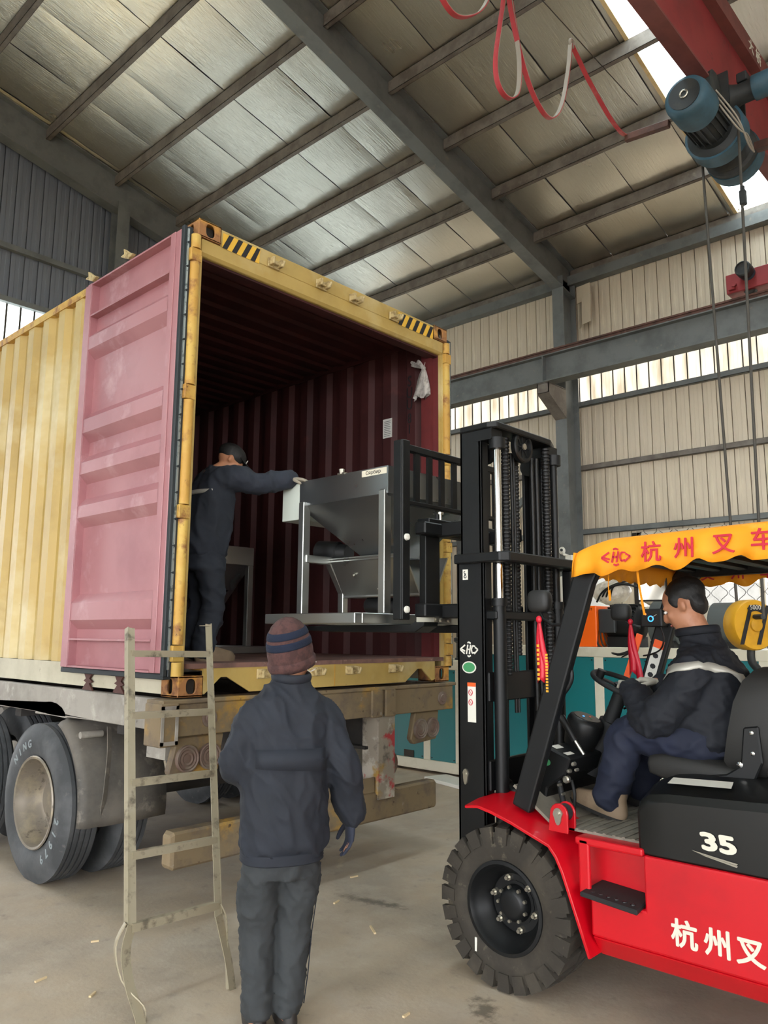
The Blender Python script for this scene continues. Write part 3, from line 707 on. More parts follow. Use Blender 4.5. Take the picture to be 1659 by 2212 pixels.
for y in (.6, 2.1, 3.4, 5.0):
    g = G(); g.box(0, CW, y-.05, y+.05, 1.0, 1.2); g.build('cross_member', 'chassis_dark', tr)
# rear beam
g = G(); g.box(-.06, 2.50, .0, .14, 1.035, 1.215); g.box(-.10, 2.53, -.012, .16, 1.215, 1.24); rb = g.build('rear_beam', 'chassis_yellow', tr, bevel=.005)
g = G(); g.box(-.12, -.005, -.03, .14, .99, 1.222); g.build('beam_end_box', 'chassis_yellow', rb, bevel=.006)
g = G(); g.box(-.118, -.01, -.036, -.03, 1.0, 1.02); g.box(-.118, -.01, -.036, -.03, 1.19, 1.21); g.box(-.118, -.10, -.036, -.03, 1.0, 1.21); g.box(-.028, -.01, -.036, -.03, 1.0, 1.21); g.build('beam_end_frame', 'chassis_dust', rb)
for x in (1.61, 1.75):
    g = G(); g.box(x-.05, x+.06, -.02, .0, 1.03, 1.22); g.build('beam_gusset', 'chassis_yellow', rb, bevel=.006)
for x in (.215, 2.36):
    g = G(); g.lathe((x, -.001, 1.125), (0, -1, 0), [(0, .05), (.008, .05), (.012, .04), (.010, .03), (.016, .026), (.016, .001)], 20); g.build('marker_lamp', 'lamp_dust', rb, smooth=40)
def lightboard(x0, x1, z0, z1):
    g = G(); g.extr([(x0+.03, .03, z1), (x1, .03, z1), (x1-.03, .03, z0), (x0+.02, .03, z0-.02), (x0-.02, .03, z0+.02)], (0, .05, 0)); b = g.build('light_board', 'chassis_yellow', tr, bevel=.008)
    w = (x1-x0)
    for k in (.3, .74):
        r = .075; x = x0+w*k - .01; z = (z0*.58+z1*.42)
        g = G(); g.lathe((x, .03, z), (0, -1, 0), [(0, r), (.018, r), (.022, r*.9), (.014, r*.82), (.018, r*.72), (.012, r*.6), (.016, r*.45), (.011, r*.34), (.014, r*.2), (.014, .001)], 24); g.build('tail_lamp', 'lamp_dust', b, smooth=40)
lightboard(.0, .345, .82, 1.03); lightboard(2.05, 2.36, .82, 1.03)
g = G(); g.lathe((1.84, .10, .68), (0, -1, 0), [(0, .10), (.02, .10), (.026, .09), (.018, .075), (.022, .05), (.022, .001)], 24); g.build('tail_lamp', 'lamp_dust', tr, smooth=40)
for x in (.62, 1.645):
    g = G(); g.box(x, x+.175, .0, .012, .465, 1.05); g.box(x, x+.012, .012, .16, .50, 1.05); p_ = g.build('bumper_post', 'post_red', tr, bevel=.003)
P = []
g = G(); g.loft([[(x, .02+dy, .42+dz) for dy, dz in ((0, -.10), (.10, -.10), (.10, .10), (0, .10))] if 0.03 < x < 2.31 else [(x, .035+dy, .42+dz) for dy, dz in ((0, -.08), (.07, -.08), (.07, .08), (0, .08))] for x in (.005, .035, 2.30, 2.33)])
g.build('bumper_bar', 'chassis_yellow', tr, bevel=.012)
g = G(); g.box(.8, 1.63, .02, .03, .52, .62); g.build('bumper_plate', 'chassis_yellow', tr)
# wheels: tyre with grooves, deep dished rim, hub
def tyre_profile(w, R, r):
    p = [(0.03, r), (.012, r+.02), (0, r+.07), (.0, R-.10), (.012, R-.04), (.03, R-.012)]
    n = 5; tw = w-.06
    for k in range(n):
        a = .03+tw*k/n; b = .03+tw*(k+1)/n
        p += [(a+.001, R), (b-.012, R)] 
        if k < n-1: p += [(b-.010, R-.012), (b-.002, R-.012)]
    p += [(w-.03, R-.012), (w-.012, R-.04), (w, R-.10), (w, r+.07), (w-.012, r+.02), (w-.03, r)]
    return p
def truck_wheel(x, y, s, lab=None):        # x: outer face, s=+1 axle to the right of the face
    R, r = .505, .286; A = (s, 0, 0); o = (x, y, R-.008)
    g = G(); g.lathe(o, A, tyre_profile(.25, R, r), 56, closed=True); t = g.build('wheel', 'tyre_truck', tr, smooth=35)
    g = G(); g.lathe(o, A, [(.008, r+.012), (.0, r+.006), (.004, r-.008), (.05, r-.016), (.09, r-.03), (.17, r-.034), (.19, r-.05), (.195, .20), (.20, .13), (.19, .12), (.12, .11), (.115, .09), (.115, .001)], 40, cap0=False); g.build('rim', 'rim_steel', t, smooth=40)
    for k in range(10):
        a = 2*PI*k/10; g = G(); c = Vector(o)+Vector((.196*s, .165*math.cos(a), .165*math.sin(a))); g.cyl(c, c-Vector((.03*s, 0, 0)), .013, n=6); g.build('wheel_nut', 'rim_steel', t)
    return t
WX = -.13
for y in (1.47, 2.80):
    t = truck_wheel(WX, y, 1); truck_wheel(WX+.60, y, -1) 
    truck_wheel(CW-WX, y, -1); truck_wheel(CW-WX-.60, y, 1)
    g = G(); g.cyl((.2, y, .497), (CW-.2, y, .497), .075, n=14); g.build('axle', 'chassis_dark', tr, smooth=50)
    for x in (.45, CW-.45):
        g = G(); g.box(x-.05, x+.05, y-.5, y+.5, .60, .72); g.box(x-.06, x+.06, y-.1, y+.1, .55, .82); g.build('leaf_spring', 'chassis_dark', tr)
    g = G(); g.lathe((.62, y+.62, .86), (-1, 0, 0), [(0, .06), (.01, .10), (.10, .105), (.11, .115), (.13, .115), (.14, .105), (.22, .09), (.24, .05), (.24, .001)], 24); g.build('brake_chamber', 'chassis_dust', tr, smooth=40)
# tyre lettering on the near outer tyre
def ring_text(word, y, a0, da, rad, size, par, z=.497):
    for i, ch in enumerate(word):
        a = a0 - da*i; rt = Vector((0, -math.sin(a)*1, math.cos(a)))*-1; up = Vector((0, math.cos(a), math.sin(a)))
        # viewed from -x, y runs to the left
        c = Vector((WX-.0012, y + rad*math.cos(a), z + rad*math.sin(a)))
        tang = Vector((0, math.sin(a), -math.cos(a)))*-1
        text('tyre_letter', ch, size, c, -tang if False else Vector((0, math.sin(a), -math.cos(a)))*-1, up, 'tyre_print', par, thick=.002, ext=.001)
w0 = [o for o in bpy.data.objects if o.name == 'wheel'][0]
ring_text('NING', 1.47, math.radians(40), math.radians(-12), .375, .07, w0)
ring_text('21979', 1.47, math.radians(190), math.radians(-12), .375, .075, w0)
# mudguards over the rear axle, straps
def guard(x0, x1, yc):
    rings = []; R = .57
    for t in np.linspace(math.radians(112), math.radians(189), 14):
        yy, zz = yc + R*math.cos(t), .50+R*math.sin(t); ring = []
        for k, (xx, dr) in enumerate(((x0, -.025), (x0+.015, -.003), (x0+.05, .012), (x0+.12, .006), (x0+.16, .018), (x1-.16, .018), (x1-.12, .006), (x1, 0))):
            ring.append((xx, yc+(R+dr)*math.cos(t), .50+(R+dr)*math.sin(t)))
        rings.append(ring)
    g = G(); n = 8; vs = [v for r_ in rings for v in r_]
    g.add(vs, [(i*n+j, i*n+j+1, (i+1)*n+j+1, (i+1)*n+j) for i in range(len(rings)-1) for j in range(n-1)])
    o = g.build('mudguard', 'mudguard', tr, smooth=60); md = o.modifiers.new('solid', 'SOLIDIFY'); md.thickness = .008; return o
mg = guard(WX+.05, .52, 1.47); guard(CW-.52, CW-WX-.05, 1.47)
g = G(); ribbon(g, catmull([(.06, .86, 1.02), (.06, .84, .85), (.06, .86, .62), (.06, .88, .52), (.07, .9, .42)], 5), (1, .3, 0), .035, .006); g.build('strap', 'mudguard', tr)
g = G(); g.cyl((-.05, 1.02, .96), (.1, 1.02, .96), .022, n=12); g.build('guard_stay', 'chassis_dust', tr, smooth=50)
g = G(); g.box(.0, .18, .1, .3, .90, .99); g.build('wiring_box', 'chassis_dust', tr)

# ------------------------------------------------------------------ angle iron ladder
mat('ladder_metal', 'A0967F', 0.55, 0.35, layers=[('A59B86', 5, .5, .65, 7), ('6d6455', 13, .55, .68, 8), ('C4633A', 3.4, .66, .72, 5)])
ld = empty('ladder', (-.35, -.75, 0), 'home made angle iron ladder with buckled feet leaning on the container sill', 'ladder')
LT, LBm = .06, -.78
def ly(z): return -.78 + .76*z/1.63
def rail(pts, s, kick):
    g = G(); P = [Vector(p) for p in pts]
    ribbon(g, P, (1, 0, 0), .040, .005); Q = [p + Vector((s*.018, .014, 0)) for p in P]; ribbon(g, Q, (0, 1, 0), .034, .005)
    r_ = g.build('rail', 'ladder_metal', ld); return r_
lx = lambda z: -.645 + .199*z; rx = lambda z: -.205 + .232*z
rail([(lx(z), ly(z), z) for z in (1.635, 1.2, .8, .40, .34)], -1, 0)
rail([(rx(z), ly(z), z) for z in (1.66, 1.2, .8, .35, .28)], 1, 0)
g = G(); ribbon(g, catmull([(lx(.345), ly(.345), .345), (-.605, -.63, .25), (-.615, -.69, .14), (-.60, -.755, .03), (-.598, -.77, 0.0)], 4), (1, .1, 0), .045, .005)
ribbon(g, catmull([(lx(.35)-.025, ly(.35)+.01, .36), (-.64, -.60, .27), (-.635, -.66, .15), (-.575, -.74, .06), (-.57, -.745, .001)], 4), (.3, 1, 0), .03, .005); g.build('buckled_foot', 'ladder_metal', ld)
g = G(); ribbon(g, catmull([(rx(.28), ly(.28), .29), (-.125, -.67, .2), (-.125, -.72, .1), (-.14, -.775, .0)], 4), (1, .1, 0), .04, .005)
ribbon(g, catmull([(rx(.30)+.02, ly(.3)+.015, .33), (-.10, -.655, .26), (-.115, -.69, .12), (-.155, -.76, .0)], 4), (.3, 1, 0), .03, .005); g.build('buckled_foot', 'ladder_metal', ld)
for z in (1.50, 1.195, .895, .60, .335):
    zl, zr_ = z, z-.01
    g = G(); a = Vector((lx(zl), ly(zl)-.006, zl)); b = Vector((rx(zr_), ly(zr_)-.006, zr_)); ribbon(g, [a, b], (0, 0, 1), .032, .005); ribbon(g, [a+Vector((0, .014, .016)), b+Vector((0, .014, .016))], (0, 1, 0), .03, .005); g.build('rung', 'ladder_metal', ld)
g = G(); g.box(rx(1.655)-.045, rx(1.655)+.0, ly(1.655)-.01, ly(1.655)+.025, 1.650, 1.655); g.build('hook_tab', 'ladder_metal', ld)
# ------------------------------------------------------------------ forklift truck
mat('fl_red', 'B90014', 0.38, coat=.1, layers=[('A80014', 2, .45, .65, 4)])
mat('fl_black', '0F1011', 0.45, spec=.35, layers=[('151617', 4, .45, .65, 5)])
mat('fl_black_matt', '131415', 0.7, bump=(120, .15, .002))
mat('fl_hood', '0B0C0C', 0.35)
mat('fl_seat', '1F1E1C', 0.65, bump=(90, .15, .003))
mat('fl_tyre', '2C2720', 0.85, layers=[('3c362d', 6, .45, .65, 7), ('5b5345', 14, .62, .74, 8)], bump=(70, .25, .004))
mat('chrome', 'D4D4D2', 0.12, 1.0)
mat('zinc', 'B8B4A8', 0.3, 0.9)
mat('mat_grey', '7A7468', 0.8, layers=[('5e594f', 8, .45, .65, 7)])
mat('canopy_cloth', 'F29A0A', 0.7, layers=[('E08A06', 2.4, .45, .68, 5), ('F6AE3C', 7, .6, .75, 6)], bump=(14, .12, .01))
mat('print_red', 'C01E36', 0.7)
mat('print_white', 'CFCABA', 0.5)
mat('label_white', 'DCD9CE', 0.5)
mat('label_green', '3F8A58', 0.5)
mat('label_orange', 'EE5A1E', 0.5)
mat('ribbon_red', 'C4142C', 0.45)
mat('ribbon_gold', 'E3A42C', 0.4)
mat('hose', '0C0B0A', 0.5, bump=(60, .3, .004))
mat('mirror_back', '1C1B1A', 0.55)
mat('mirror_face', 'B8B2A4', 0.15, .6)
mat('screen_lit', '1A120E', 0.3)
mat('screen_blue', '2A7CD8', 0.3, emit=('3A90FF', 1.5))
mat('screen_amber', 'E06A30', 0.3, emit=('FF7A40', 1.2))
fk = empty('forklift', (1.30, -2.4, 0), 'red and black forklift under a yellow cloth canopy lifting a steel hopper', 'forklift')
FX0, FX1 = .69, 1.91
# --- front wheels
def fl_wheel(x, s, y, R, w, lugs=True):
    A = Vector((s, 0, 0)); o = Vector((x, y, R))
    g = G(); rb_ = R-.032; r = R*.56
    g.lathe(o, A, [(.04, r), (.012, r+.005), (.004, r+.03), (0, r+.06), (.006, rb_-.02), (.012, rb_), (w-.012, rb_), (w-.006, rb_-.02), (w, r+.06), (w-.012, r), (w-.04, r)], 56, closed=True)
    n = 24
    for side in (0, 1):
        for k in range(n):
            a0 = 2*PI*(k + .5*side)/n; da = 2*PI/n*.36; sk = .10*(1 if side else -1); vs = []
            t0, t1 = (-.004, w*.46) if side == 0 else (w*.54, w+.004)
            for (tt, sh) in ((t0, 0 if side == 0 else sk), (t1, sk if side == 0 else 0)):
                for (aa, rr) in ((a0-da, rb_-.012), (a0+da, rb_-.012), (a0+da*.92, R), (a0-da*.92, R)):
                    rr2 = rr if not ((side == 0 and tt == t0) or (side == 1 and tt == t1)) else (rr if rr < R else R-.006)
                    vs.append(o + A*tt + Vector((0, math.cos(aa+sh), math.sin(aa+sh)))*rr2)
            f_ = [(0, 1, 2, 3), (7, 6, 5, 4), (0, 4, 5, 1), (1, 5, 6, 2), (2, 6, 7, 3), (3, 7, 4, 0)]
            g.add(vs, f_)
            # shoulder block running down the sidewall
            if side == 0:
                vs = []
                for tt in (-.006, .02):
                    for (aa, rr) in ((a0-da, rb_-.05), (a0+da, rb_-.05), (a0+da, R-.006), (a0-da, R-.006)): vs.append(o + A*tt + Vector((0, math.cos(aa), math.sin(aa)))*rr)
                g.add(vs, f_)
    t = g.build('front_wheel' if y > -2.5 else 'rear_wheel', 'fl_tyre', fk, smooth=30)
    g = G(); g.lathe(o, A, [(.02, r+.006), (.004, r+.004), (.002, r-.012), (.02, r-.022), (.05, r-.03), (.07, r-.05), (.085, r-.055), (.10, r-.07), (.115, .13), (.115, .085), (.095, .082), (.075, .07), (.066, .06), (.062, .05), (.062, .001)], 44, cap0=False); rm = g.build('rim', 'fl_black', t, smooth=35)
    for k in range(6):
        a = 2*PI*k/6+.25; c = o + A*.115 + Vector((0, math.cos(a), math.sin(a)))*.115
        g = G(); g.cyl(c, c-A*.022, .018, .016, 6); g.cyl(c-A*.022, c-A*.04, .009, n=8); g.build('wheel_nut', 'zinc', rm, smooth=30)
    for k in range(9):
        a = 2*PI*k/9; c = o + A*.082 + Vector((0, math.cos(a), math.sin(a)))*.076
        g = G(); g.cyl(c, c-A*.014, .010, .008, 6); g.build('hub_bolt', 'zinc', rm)
    return t
WR = .362
fw = fl_wheel(FX0, 1, -1.695, WR, .225); fl_wheel(FX1, -1, -1.695, WR, .225)
g = G(); c = Vector((FX0-.003, -1.47, .20)); g.box(FX0-.001, FX0+.004, -1.545, -1.535, .14, .20); g.build('tyre_tag', 'label_white', fw)
fl_wheel(.78, 1, -3.62, .30, .17); fl_wheel(1.82, -1, -3.62, .30, .17)
g = G(); g.cyl((.8, -1.695, WR), (1.8, -1.695, WR), .10, n=16); g.box(.95, 1.65, -1.9, -1.5, .22, .55); g.build('drive_axle', 'fl_black', fk)
# --- red body
def fender(s):
    mx = (lambda x: x) if s < 0 else (lambda x: 2.60-x)
    near = [(-1.485, .789), (-1.56, .800), (-1.638, .786), (-1.752, .755), (-1.85, .722), (-1.952, .688), (-1.99, .645), (-2.02, .588), (-2.08, .43), (-2.142, .265)]
    rise = [.028, .04, .045, .05, .05, .046, .04, .03, .016, .004]
    g = G(); rings = []
    for (y, z), rz in zip(near, rise):
        i = near.index((y, z)); a = near[max(i-1, 0)]; b = near[min(i+1, 9)]
        ty, tz = b[0]-a[0], b[1]-a[1]; L_ = math.hypot(ty, tz); ny_, nz_ = tz/L_, -ty/L_
        if nz_ < 0: ny_, nz_ = -ny_, -nz_
        rings.append([(mx(FX0-.008), y, z), (mx(FX0+.10), y+ny_*rz*.5, z+rz*.6), (mx(1.0), y+ny_*rz, z+rz), (mx(1.0), y+ny_*(rz-.014), z+rz-.014*nz_), (mx(FX0+.10), y+ny_*(rz*.5-.014), z+rz*.6-.014*nz_), (mx(FX0-.008), y-ny_*.014, z-.014*nz_)])
    g.loft(rings if s < 0 else [list(reversed(r_)) for r_ in rings]); g.build('fender', 'fl_red', fk, smooth=35, bevel=.003)
fender(-1); fender(1)
def yprof(g, sec, y0, y1): g.extr([(x, y0, z) for x, z in sec], (0, y1-y0, 0))
xa, xb = .72, 1.88
g = G(); yprof(g, [(xa, .345), (xa+.07, .255), (xb-.07, .255), (xb, .345)], -2.13, -3.95)
g.extr([(xa, y, z) for y, z in ((-2.13, .345), (-2.13, .50), (-2.375, .50), (-2.375, .715), (-3.95, .715), (-3.95, .345))], (xb-xa, 0, 0))
g.box(xa+.11, xb-.11, -2.375, -2.05, .50, .715); g.box(xa, xa+.02, -2.13, -2.075, .50, .735); g.box(xb-.02, xb, -2.13, -2.075, .5, .735)
g.box(xa, xb, -2.375, -2.06, .705, .738)
g.box(.95, 1.65, -2.2, -1.60, .5, .72)
bd = g.build('chassis', 'fl_red', fk, bevel=.012, seg=2)
g = G(); g.extr([(FX0-.01, -2.10, .505), (FX0-.01, -2.36, .485), (FX0+.14, -2.36, .515), (FX0+.14, -2.13, .53)], (0, 0, .02)); sp = g.build('step', 'fl_black_matt', fk, bevel=.004)
for i in range(3):
    for j in range(6):
        g = G(); cx_, cy_ = FX0+.025+i*.042, -2.145-j*.036; g.lathe((cx_, cy_, .522+.001*i - .0022*j), (0, 0, 1), [(0, .012), (.006, .010), (.006, .006), (.002, .005), (.002, .001)], 10); g.build('step_stud', 'fl_black', sp)
g = G(); g.box(.80, 1.80, -2.36, -1.92, .738, .748); 
for k in range(9): g.box(.80, 1.80, -2.35+k*.045, -2.335+k*.045, .748, .752)
g.extr([(.80, -1.92, .745), (.80, -1.70, .90), (.80, -1.69, .89), (.80, -1.91, .735)], (1.0, 0, 0)); g.build('floor_mat', 'mat_grey', fk)
# clevis of the tilt cylinder on the fender
g = G(); pf = [(-2.02, .735)] + [(-1.975+.045*math.cos(t), .815+.045*math.sin(t)) for t in np.linspace(PI, 0, 9)] + [(-1.92, .735)]
for x in (.735, .80): g.extr([(x, y, z) for y, z in pf], (.014, 0, 0))
cl = g.build('clevis', 'fl_red', fk, bevel=.003)
g = G(); g.cyl((.752, -1.975, .815), (.798, -1.975, .815), .038, n=18); g.build('clevis_bush', 'rubber', cl, smooth=40)
g = G(); g.extr([(.734, -1.975+.024*math.cos(t)*(1 if math.sin(t) > -.2 else .75), .812+.03*math.sin(t)*(1 if math.sin(t) > 0 else 1.5)) for t in np.linspace(0, 2*PI, 16)[:-1]], (-.008, 0, 0)); g.cyl((.728, -1.975, .818), (.716, -1.975, .818), .011, n=10); g.build('pin_plate', 'zinc', cl, smooth=40)
# tilt cylinders
for x in (.98, 1.62):
    g = G(); g.cyl((x, -1.36, .945), (x, -1.52, .85), .019, n=14); tcy = g.build('tilt_rod', 'chrome', fk, smooth=40)
    g = G(); g.cyl((x, -1.50, .862), (x, -1.54, .838), .042, n=18); g.cyl((x, -1.54, .838), (x, -1.93, .64), .036, n=18); g.build('tilt_barrel', 'fl_black', fk, smooth=40)
    g = G(); g.cyl((x, -1.33, .96), (x, -1.38, .935), .03, n=12); g.box(x-.05, x+.05, -1.38, -1.30, .92, .99); g.build('tilt_eye', 'fl_black', fk, bevel=.008)
# hood
g = G(); hs = []
for (y, zt, zb, ins) in ((-2.345, .90, .73, .03), (-2.352, .965, .715, .008), (-2.40, 1.00, .712, 0), (-2.48, 1.012, .712, 0), (-3.3, 1.05, .712, 0), (-3.95, 1.05, .712, .02)):
    hs.append([(xa+.012+ins, y, zb), (xa+.008+ins, y, zt-.075), (xa+.03+ins, y, zt-.045), (xa+.16+ins, y, zt), (xb-.16-ins, y, zt), (xb-.03-ins, y, zt-.045), (xb-.008-ins, y, zt-.075), (xb-.012-ins, y, zb)])
g.loft(hs); hd_ = g.build('engine_hood', 'fl_hood', fk, smooth=25, bevel=.01, seg=2)
g = G(); g.add([(.80, -2.46, 1.002), (.80, -2.72, 1.014), (.885, -2.70, 1.026), (.885, -2.45, 1.014)], [(0, 3, 2, 1)]); g.build('hood_label', 'label_white', hd_)
text('model_number', '35', .088, (xa+.003, -2.69, .812), (0, -1, 0), (0, 0, 1), 'print_white', hd_, thick=.004, shear=-.10, sx=1.6)
g = G()
for k in range(2): g.extr([(xa+.006, -2.58-.03*k, .772-.008*k), (xa+.006, -2.755, .752-.008*k), (xa+.006, -2.75, .746-.008*k), (xa+.006, -2.60-.03*k, .766-.008*k)], (-.002, 0, 0))
g.build('hood_stripe', 'zinc', hd_)
for ch, y in (('杭', -2.535), ('州', -2.665), ('叉', -2.785), ('车', -2.905)):
    text('side_letter', ch, .108, (xa-.0015, y, .442), (0, -1, 0), (0, 0, 1), 'print_white', bd, thick=.0028, sx=1.0)
g = G(); g.box(.74, 1.86, -4.05, -3.9, .3, 1.02); g.build('counterweight', 'fl_red', fk, bevel=.04, seg=3)
# seat
g = G(); rs = []
for (y, z0_, z1_, hw) in ((-2.235, 1.01, 1.045, .17), (-2.25, .985, 1.075, .215), (-2.32, .97, 1.09, .23), (-2.50, .965, 1.075, .235), (-2.64, .965, 1.06, .235), (-2.70, .97, 1.05, .22)):
    rs.append([(1.3-hw, y, z0_), (1.3-hw-.015, y, (z0_+z1_)/2), (1.3-hw, y, z1_-.015), (1.3-hw+.04, y, z1_), (1.3+hw-.04, y, z1_), (1.3+hw, y, z1_-.015), (1.3+hw+.015, y, (z0_+z1_)/2), (1.3+hw, y, z0_)])
g.loft(rs); st = g.build('seat_cushion', 'fl_seat', fk, smooth=50, bevel=.01, seg=2)
g = G(); rs = []
for (z, yf, yb, hw) in ((1.02, -2.63, -2.76, .20), (1.08, -2.61, -2.78, .235), (1.2, -2.635, -2.81, .245), (1.33, -2.665, -2.83, .24), (1.42, -2.70, -2.835, .215), (1.465, -2.735, -2.83, .17), (1.48, -2.76, -2.815, .12)):
    rs.append([(1.3-hw, yb, z), (1.3-hw-.012, (yf+yb)/2, z), (1.3-hw, yf+.01, z), (1.3-hw+.06, yf-.012, z), (1.3, yf-.03, z), (1.3+hw-.06, yf-.012, z), (1.3+hw, yf+.01, z), (1.3+hw+.012, (yf+yb)/2, z), (1.3+hw, yb, z)])
g.loft(rs); g.build('seat_back', 'fl_seat', fk, smooth=60)
g = G(); g.extr([(1.03, -2.70, 1.23), (1.03, -2.76, 1.24), (1.03, -2.77, 1.09), (1.03, -2.72, .985), (1.03, -2.52, .972), (1.03, -2.47, 1.0), (1.03, -2.62, 1.03), (1.03, -2.68, 1.07)], (.02, 0, 0)); sbk = g.build('seat_bracket', 'fl_black', fk, bevel=.006)
for (y, z, r_) in ((-2.735, 1.21, .010), (-2.735, 1.126, .010), (-2.68, 1.075, .014), (-2.515, .992, .008), (-2.60, .99, .008)):
    g = G(); g.lathe((1.03, y, z), (-1, 0, 0), [(0, r_), (.006, r_*.9), (.009, r_*.4), (.009, .001)], 12); g.build('bracket_bolt', 'chrome', sbk, smooth=40)
g = G(); g.box(1.1, 1.5, -2.66, -2.32, .99, 1.0); g.build('seat_rail', 'fl_black', fk)
# dashboard cowl, instrument pod, steering
g = G(); g.extr([(.93, -1.62, .80), (.93, -1.74, 1.06), (.93, -1.80, 1.075), (.93, -1.93, 1.03), (.93, -1.90, .95), (.93, -1.80, .88), (.93, -1.78, .78)], (.74, 0, 0)); cw = g.build('dash_cowl', 'fl_black', fk, bevel=.008)
g = G(); g.extr([(.927, -1.80+.024*math.cos(t), 1.0+.017*math.sin(t)) for t in np.linspace(0, 2*PI, 20)[:-1]], (-.001, 0, 0)); g.build('green_label', 'label_green', cw)
g = G(); g.add([(.96, -1.808, 1.0745), (1.03, -1.808, 1.0745), (1.03, -1.84, 1.0635), (.96, -1.84, 1.0635)], [(0, 3, 2, 1)]); g.add([(.95, -1.88, 1.0495), (1.02, -1.88, 1.0495), (1.02, -1.905, 1.041), (.95, -1.905, 1.041)], [(0, 3, 2, 1)]); g.build('cowl_label', 'label_white', cw)
for i, (x, y, z, r_) in enumerate(((.935, -1.90, .93, .018), (.935, -1.915, .97, .010), (.935, -1.86, .90, .008), (.935, -1.94, 1.005, .010), (.935, -1.955, .98, .008), (.935, -1.88, .86, .007))):
    g = G(); g.lathe((x+.02, y, z), (-1, 0, 0), [(0, r_), (.02, r_), (.026, r_*.6), (.026, .001)], 10); g.build('linkage_pin', 'zinc', cw, smooth=40)
g = G(); g.tube(catmull([(.97, -1.84, .93), (.96, -1.86, .86), (.97, -1.87, .78), (1.0, -1.86, .72)], 4), .014, 8); g.tube(catmull([(.96, -1.76, .80), (.96, -1.82, .78), (.97, -1.88, .80)], 4), .012, 8); g.tube(catmull([(.99, -1.90, .92), (.98, -1.92, .86), (.99, -1.91, .78)], 4), .008, 8); g.build('control_rods', 'fl_black_matt', cw, smooth=50)
g = G(); g.cyl((.965, -1.845, .945), (.965, -1.845, .975), .016, n=12); g.build('rod_end', 'label_white', cw, smooth=40)
g = G(); A = Vector((0, -.35, .94)); g.lathe((1.18, -1.83, 1.04), A, [(0, .055), (.02, .075), (.10, .092), (.15, .092), (.165, .085), (.172, .07), (.172, .001)], 28); pd = g.build('instrument_pod', 'fl_black', fk, smooth=40)
g = G(); g.lathe(Vector((1.18, -1.83, 1.04))+A.normalized()*.172, A, [(0, .068), (.003, .066), (.003, .001)], 24); g.build('gauge_glass', 'fl_hood', pd, smooth=40)
for i, (dx, dy, c_) in enumerate(((.0, -.02, 'label_green'), (.02, -.005, 'label_orange'), (-.02, .01, 'screen_blue'))):
    g = G(); c = Vector((1.18, -1.83, 1.04))+A.normalized()*.1755+Vector((dx, dy, -dy*-.37)); g.cyl(c, c+A.normalized()*.001, .006, n=8); g.build('gauge_light', c_, pd)
g = G(); g.tube([(1.3, -1.84, .92), (1.3, -1.90, 1.06), (1.3, -1.955, 1.18)], [.07, .066, .055], 14); g.tube([(1.3, -1.955, 1.18), (1.3, -1.985, 1.25), (1.3, -2.02, 1.33)], [.04, .036, .036], 12); g.build('steering_column', 'fl_black_matt', fk, smooth=40)
SWC = Vector((1.30, -2.03, 1.362)); SWA = Vector((0, -.40, .917)).normalized(); e1 = Vector((1, 0, 0)); e2 = SWA.cross(e1)
g = G(); g.tube([SWC + e1*(.155*math.cos(t)) + e2*(.155*math.sin(t)) for t in np.linspace(0, 2*PI, 41)[:-1]], .0135, 10, closed=True)
sw = g.build('steering_wheel', 'fl_black_matt', fk, smooth=60)
g = G(); g.lathe(SWC-SWA*.05, SWA, [(0, .03), (.03, .04), (.05, .042), (.055, .03), (.055, .001)], 20)
for a in (0, 2.1, 4.2): g.beam(SWC-SWA*.015, SWC + e1*(.15*math.cos(a)) + e2*(.15*math.sin(a)), .035, .01, SWA)
g.build('steering_spokes', 'fl_black', sw, smooth=40)
g = G(); c = SWC + e1*(-.11) + e2*.08; g.cyl(c, c+SWA*.05, .018, .022, 12); g.build('spinner_knob', 'fl_black', sw, smooth=40)
g = G(); g.cyl((1.0, -1.965, 1.045), (1.0, -1.91, 1.12), .008, n=8); pl_ = g.build('parking_lever', 'zinc', fk); g = G(); g.cyl((1.0, -1.92, 1.105), (1.0, -1.845, 1.215), .016, .018, 12); g.build('lever_grip', 'fl_black', pl_, smooth=40)
for (x, y, z) in ((1.53, -1.96, 1.17), (1.60, -2.0, 1.19), (1.67, -2.0, 1.19)):
    g = G(); g.cyl((x, y+.05, .95), (x, y, z-.03), .007, n=8); kl = g.build('control_lever', 'fl_black', fk); g = G(); g.ball((x, y, z), (.02, .02, .028)); g.build('lever_knob', 'fl_black', kl, smooth=180)
g = G(); g.cyl((1.36, -2.0, 1.24), (1.48, -2.09, 1.29), .006, .009, 8); g.build('indicator_stalk', 'fl_black', fk)
g = G(); g.beam((1.2, -1.76, .78), (1.2, -1.69, .88), .10, .012, (0, 1, 0)); g.build('pedal', 'rubber', fk)
# --- overhead guard
def leg(x, s):
    g = G(); pts = [(x, -1.755, .80), (x, -2.115, 1.86), (x, -2.16, 1.93), (x, -2.24, 1.965)]
    P = [Vector(p) for p in pts]; rings = []
    for i, p in enumerate(P):
        t = (P[min(i+1, 3)]-P[max(i-1, 0)]).normalized(); b = Vector((1, 0, 0)); n_ = t.cross(b)
        w, h = .052, (.10, .105, .10, .08)[i]
        rings.append([p-b*w/2-n_*h/2, p+b*w/2-n_*h/2, p+b*w/2+n_*h/2, p-b*w/2+n_*h/2])
    g.loft(rings); return g.build('guard_leg', 'fl_black', fk, bevel=.010, seg=2)
lgN = leg(.785, -1); lgF = leg(1.815, 1)
g = G()
for x in (.785, 1.815): g.beam((x, -2.2, 1.965), (x, -3.35, 1.985), .06, .07)
for k in range(9): g.beam((.8, -2.22-k*.135, 1.97), (1.8, -2.22-k*.135, 1.97), .05, .03)
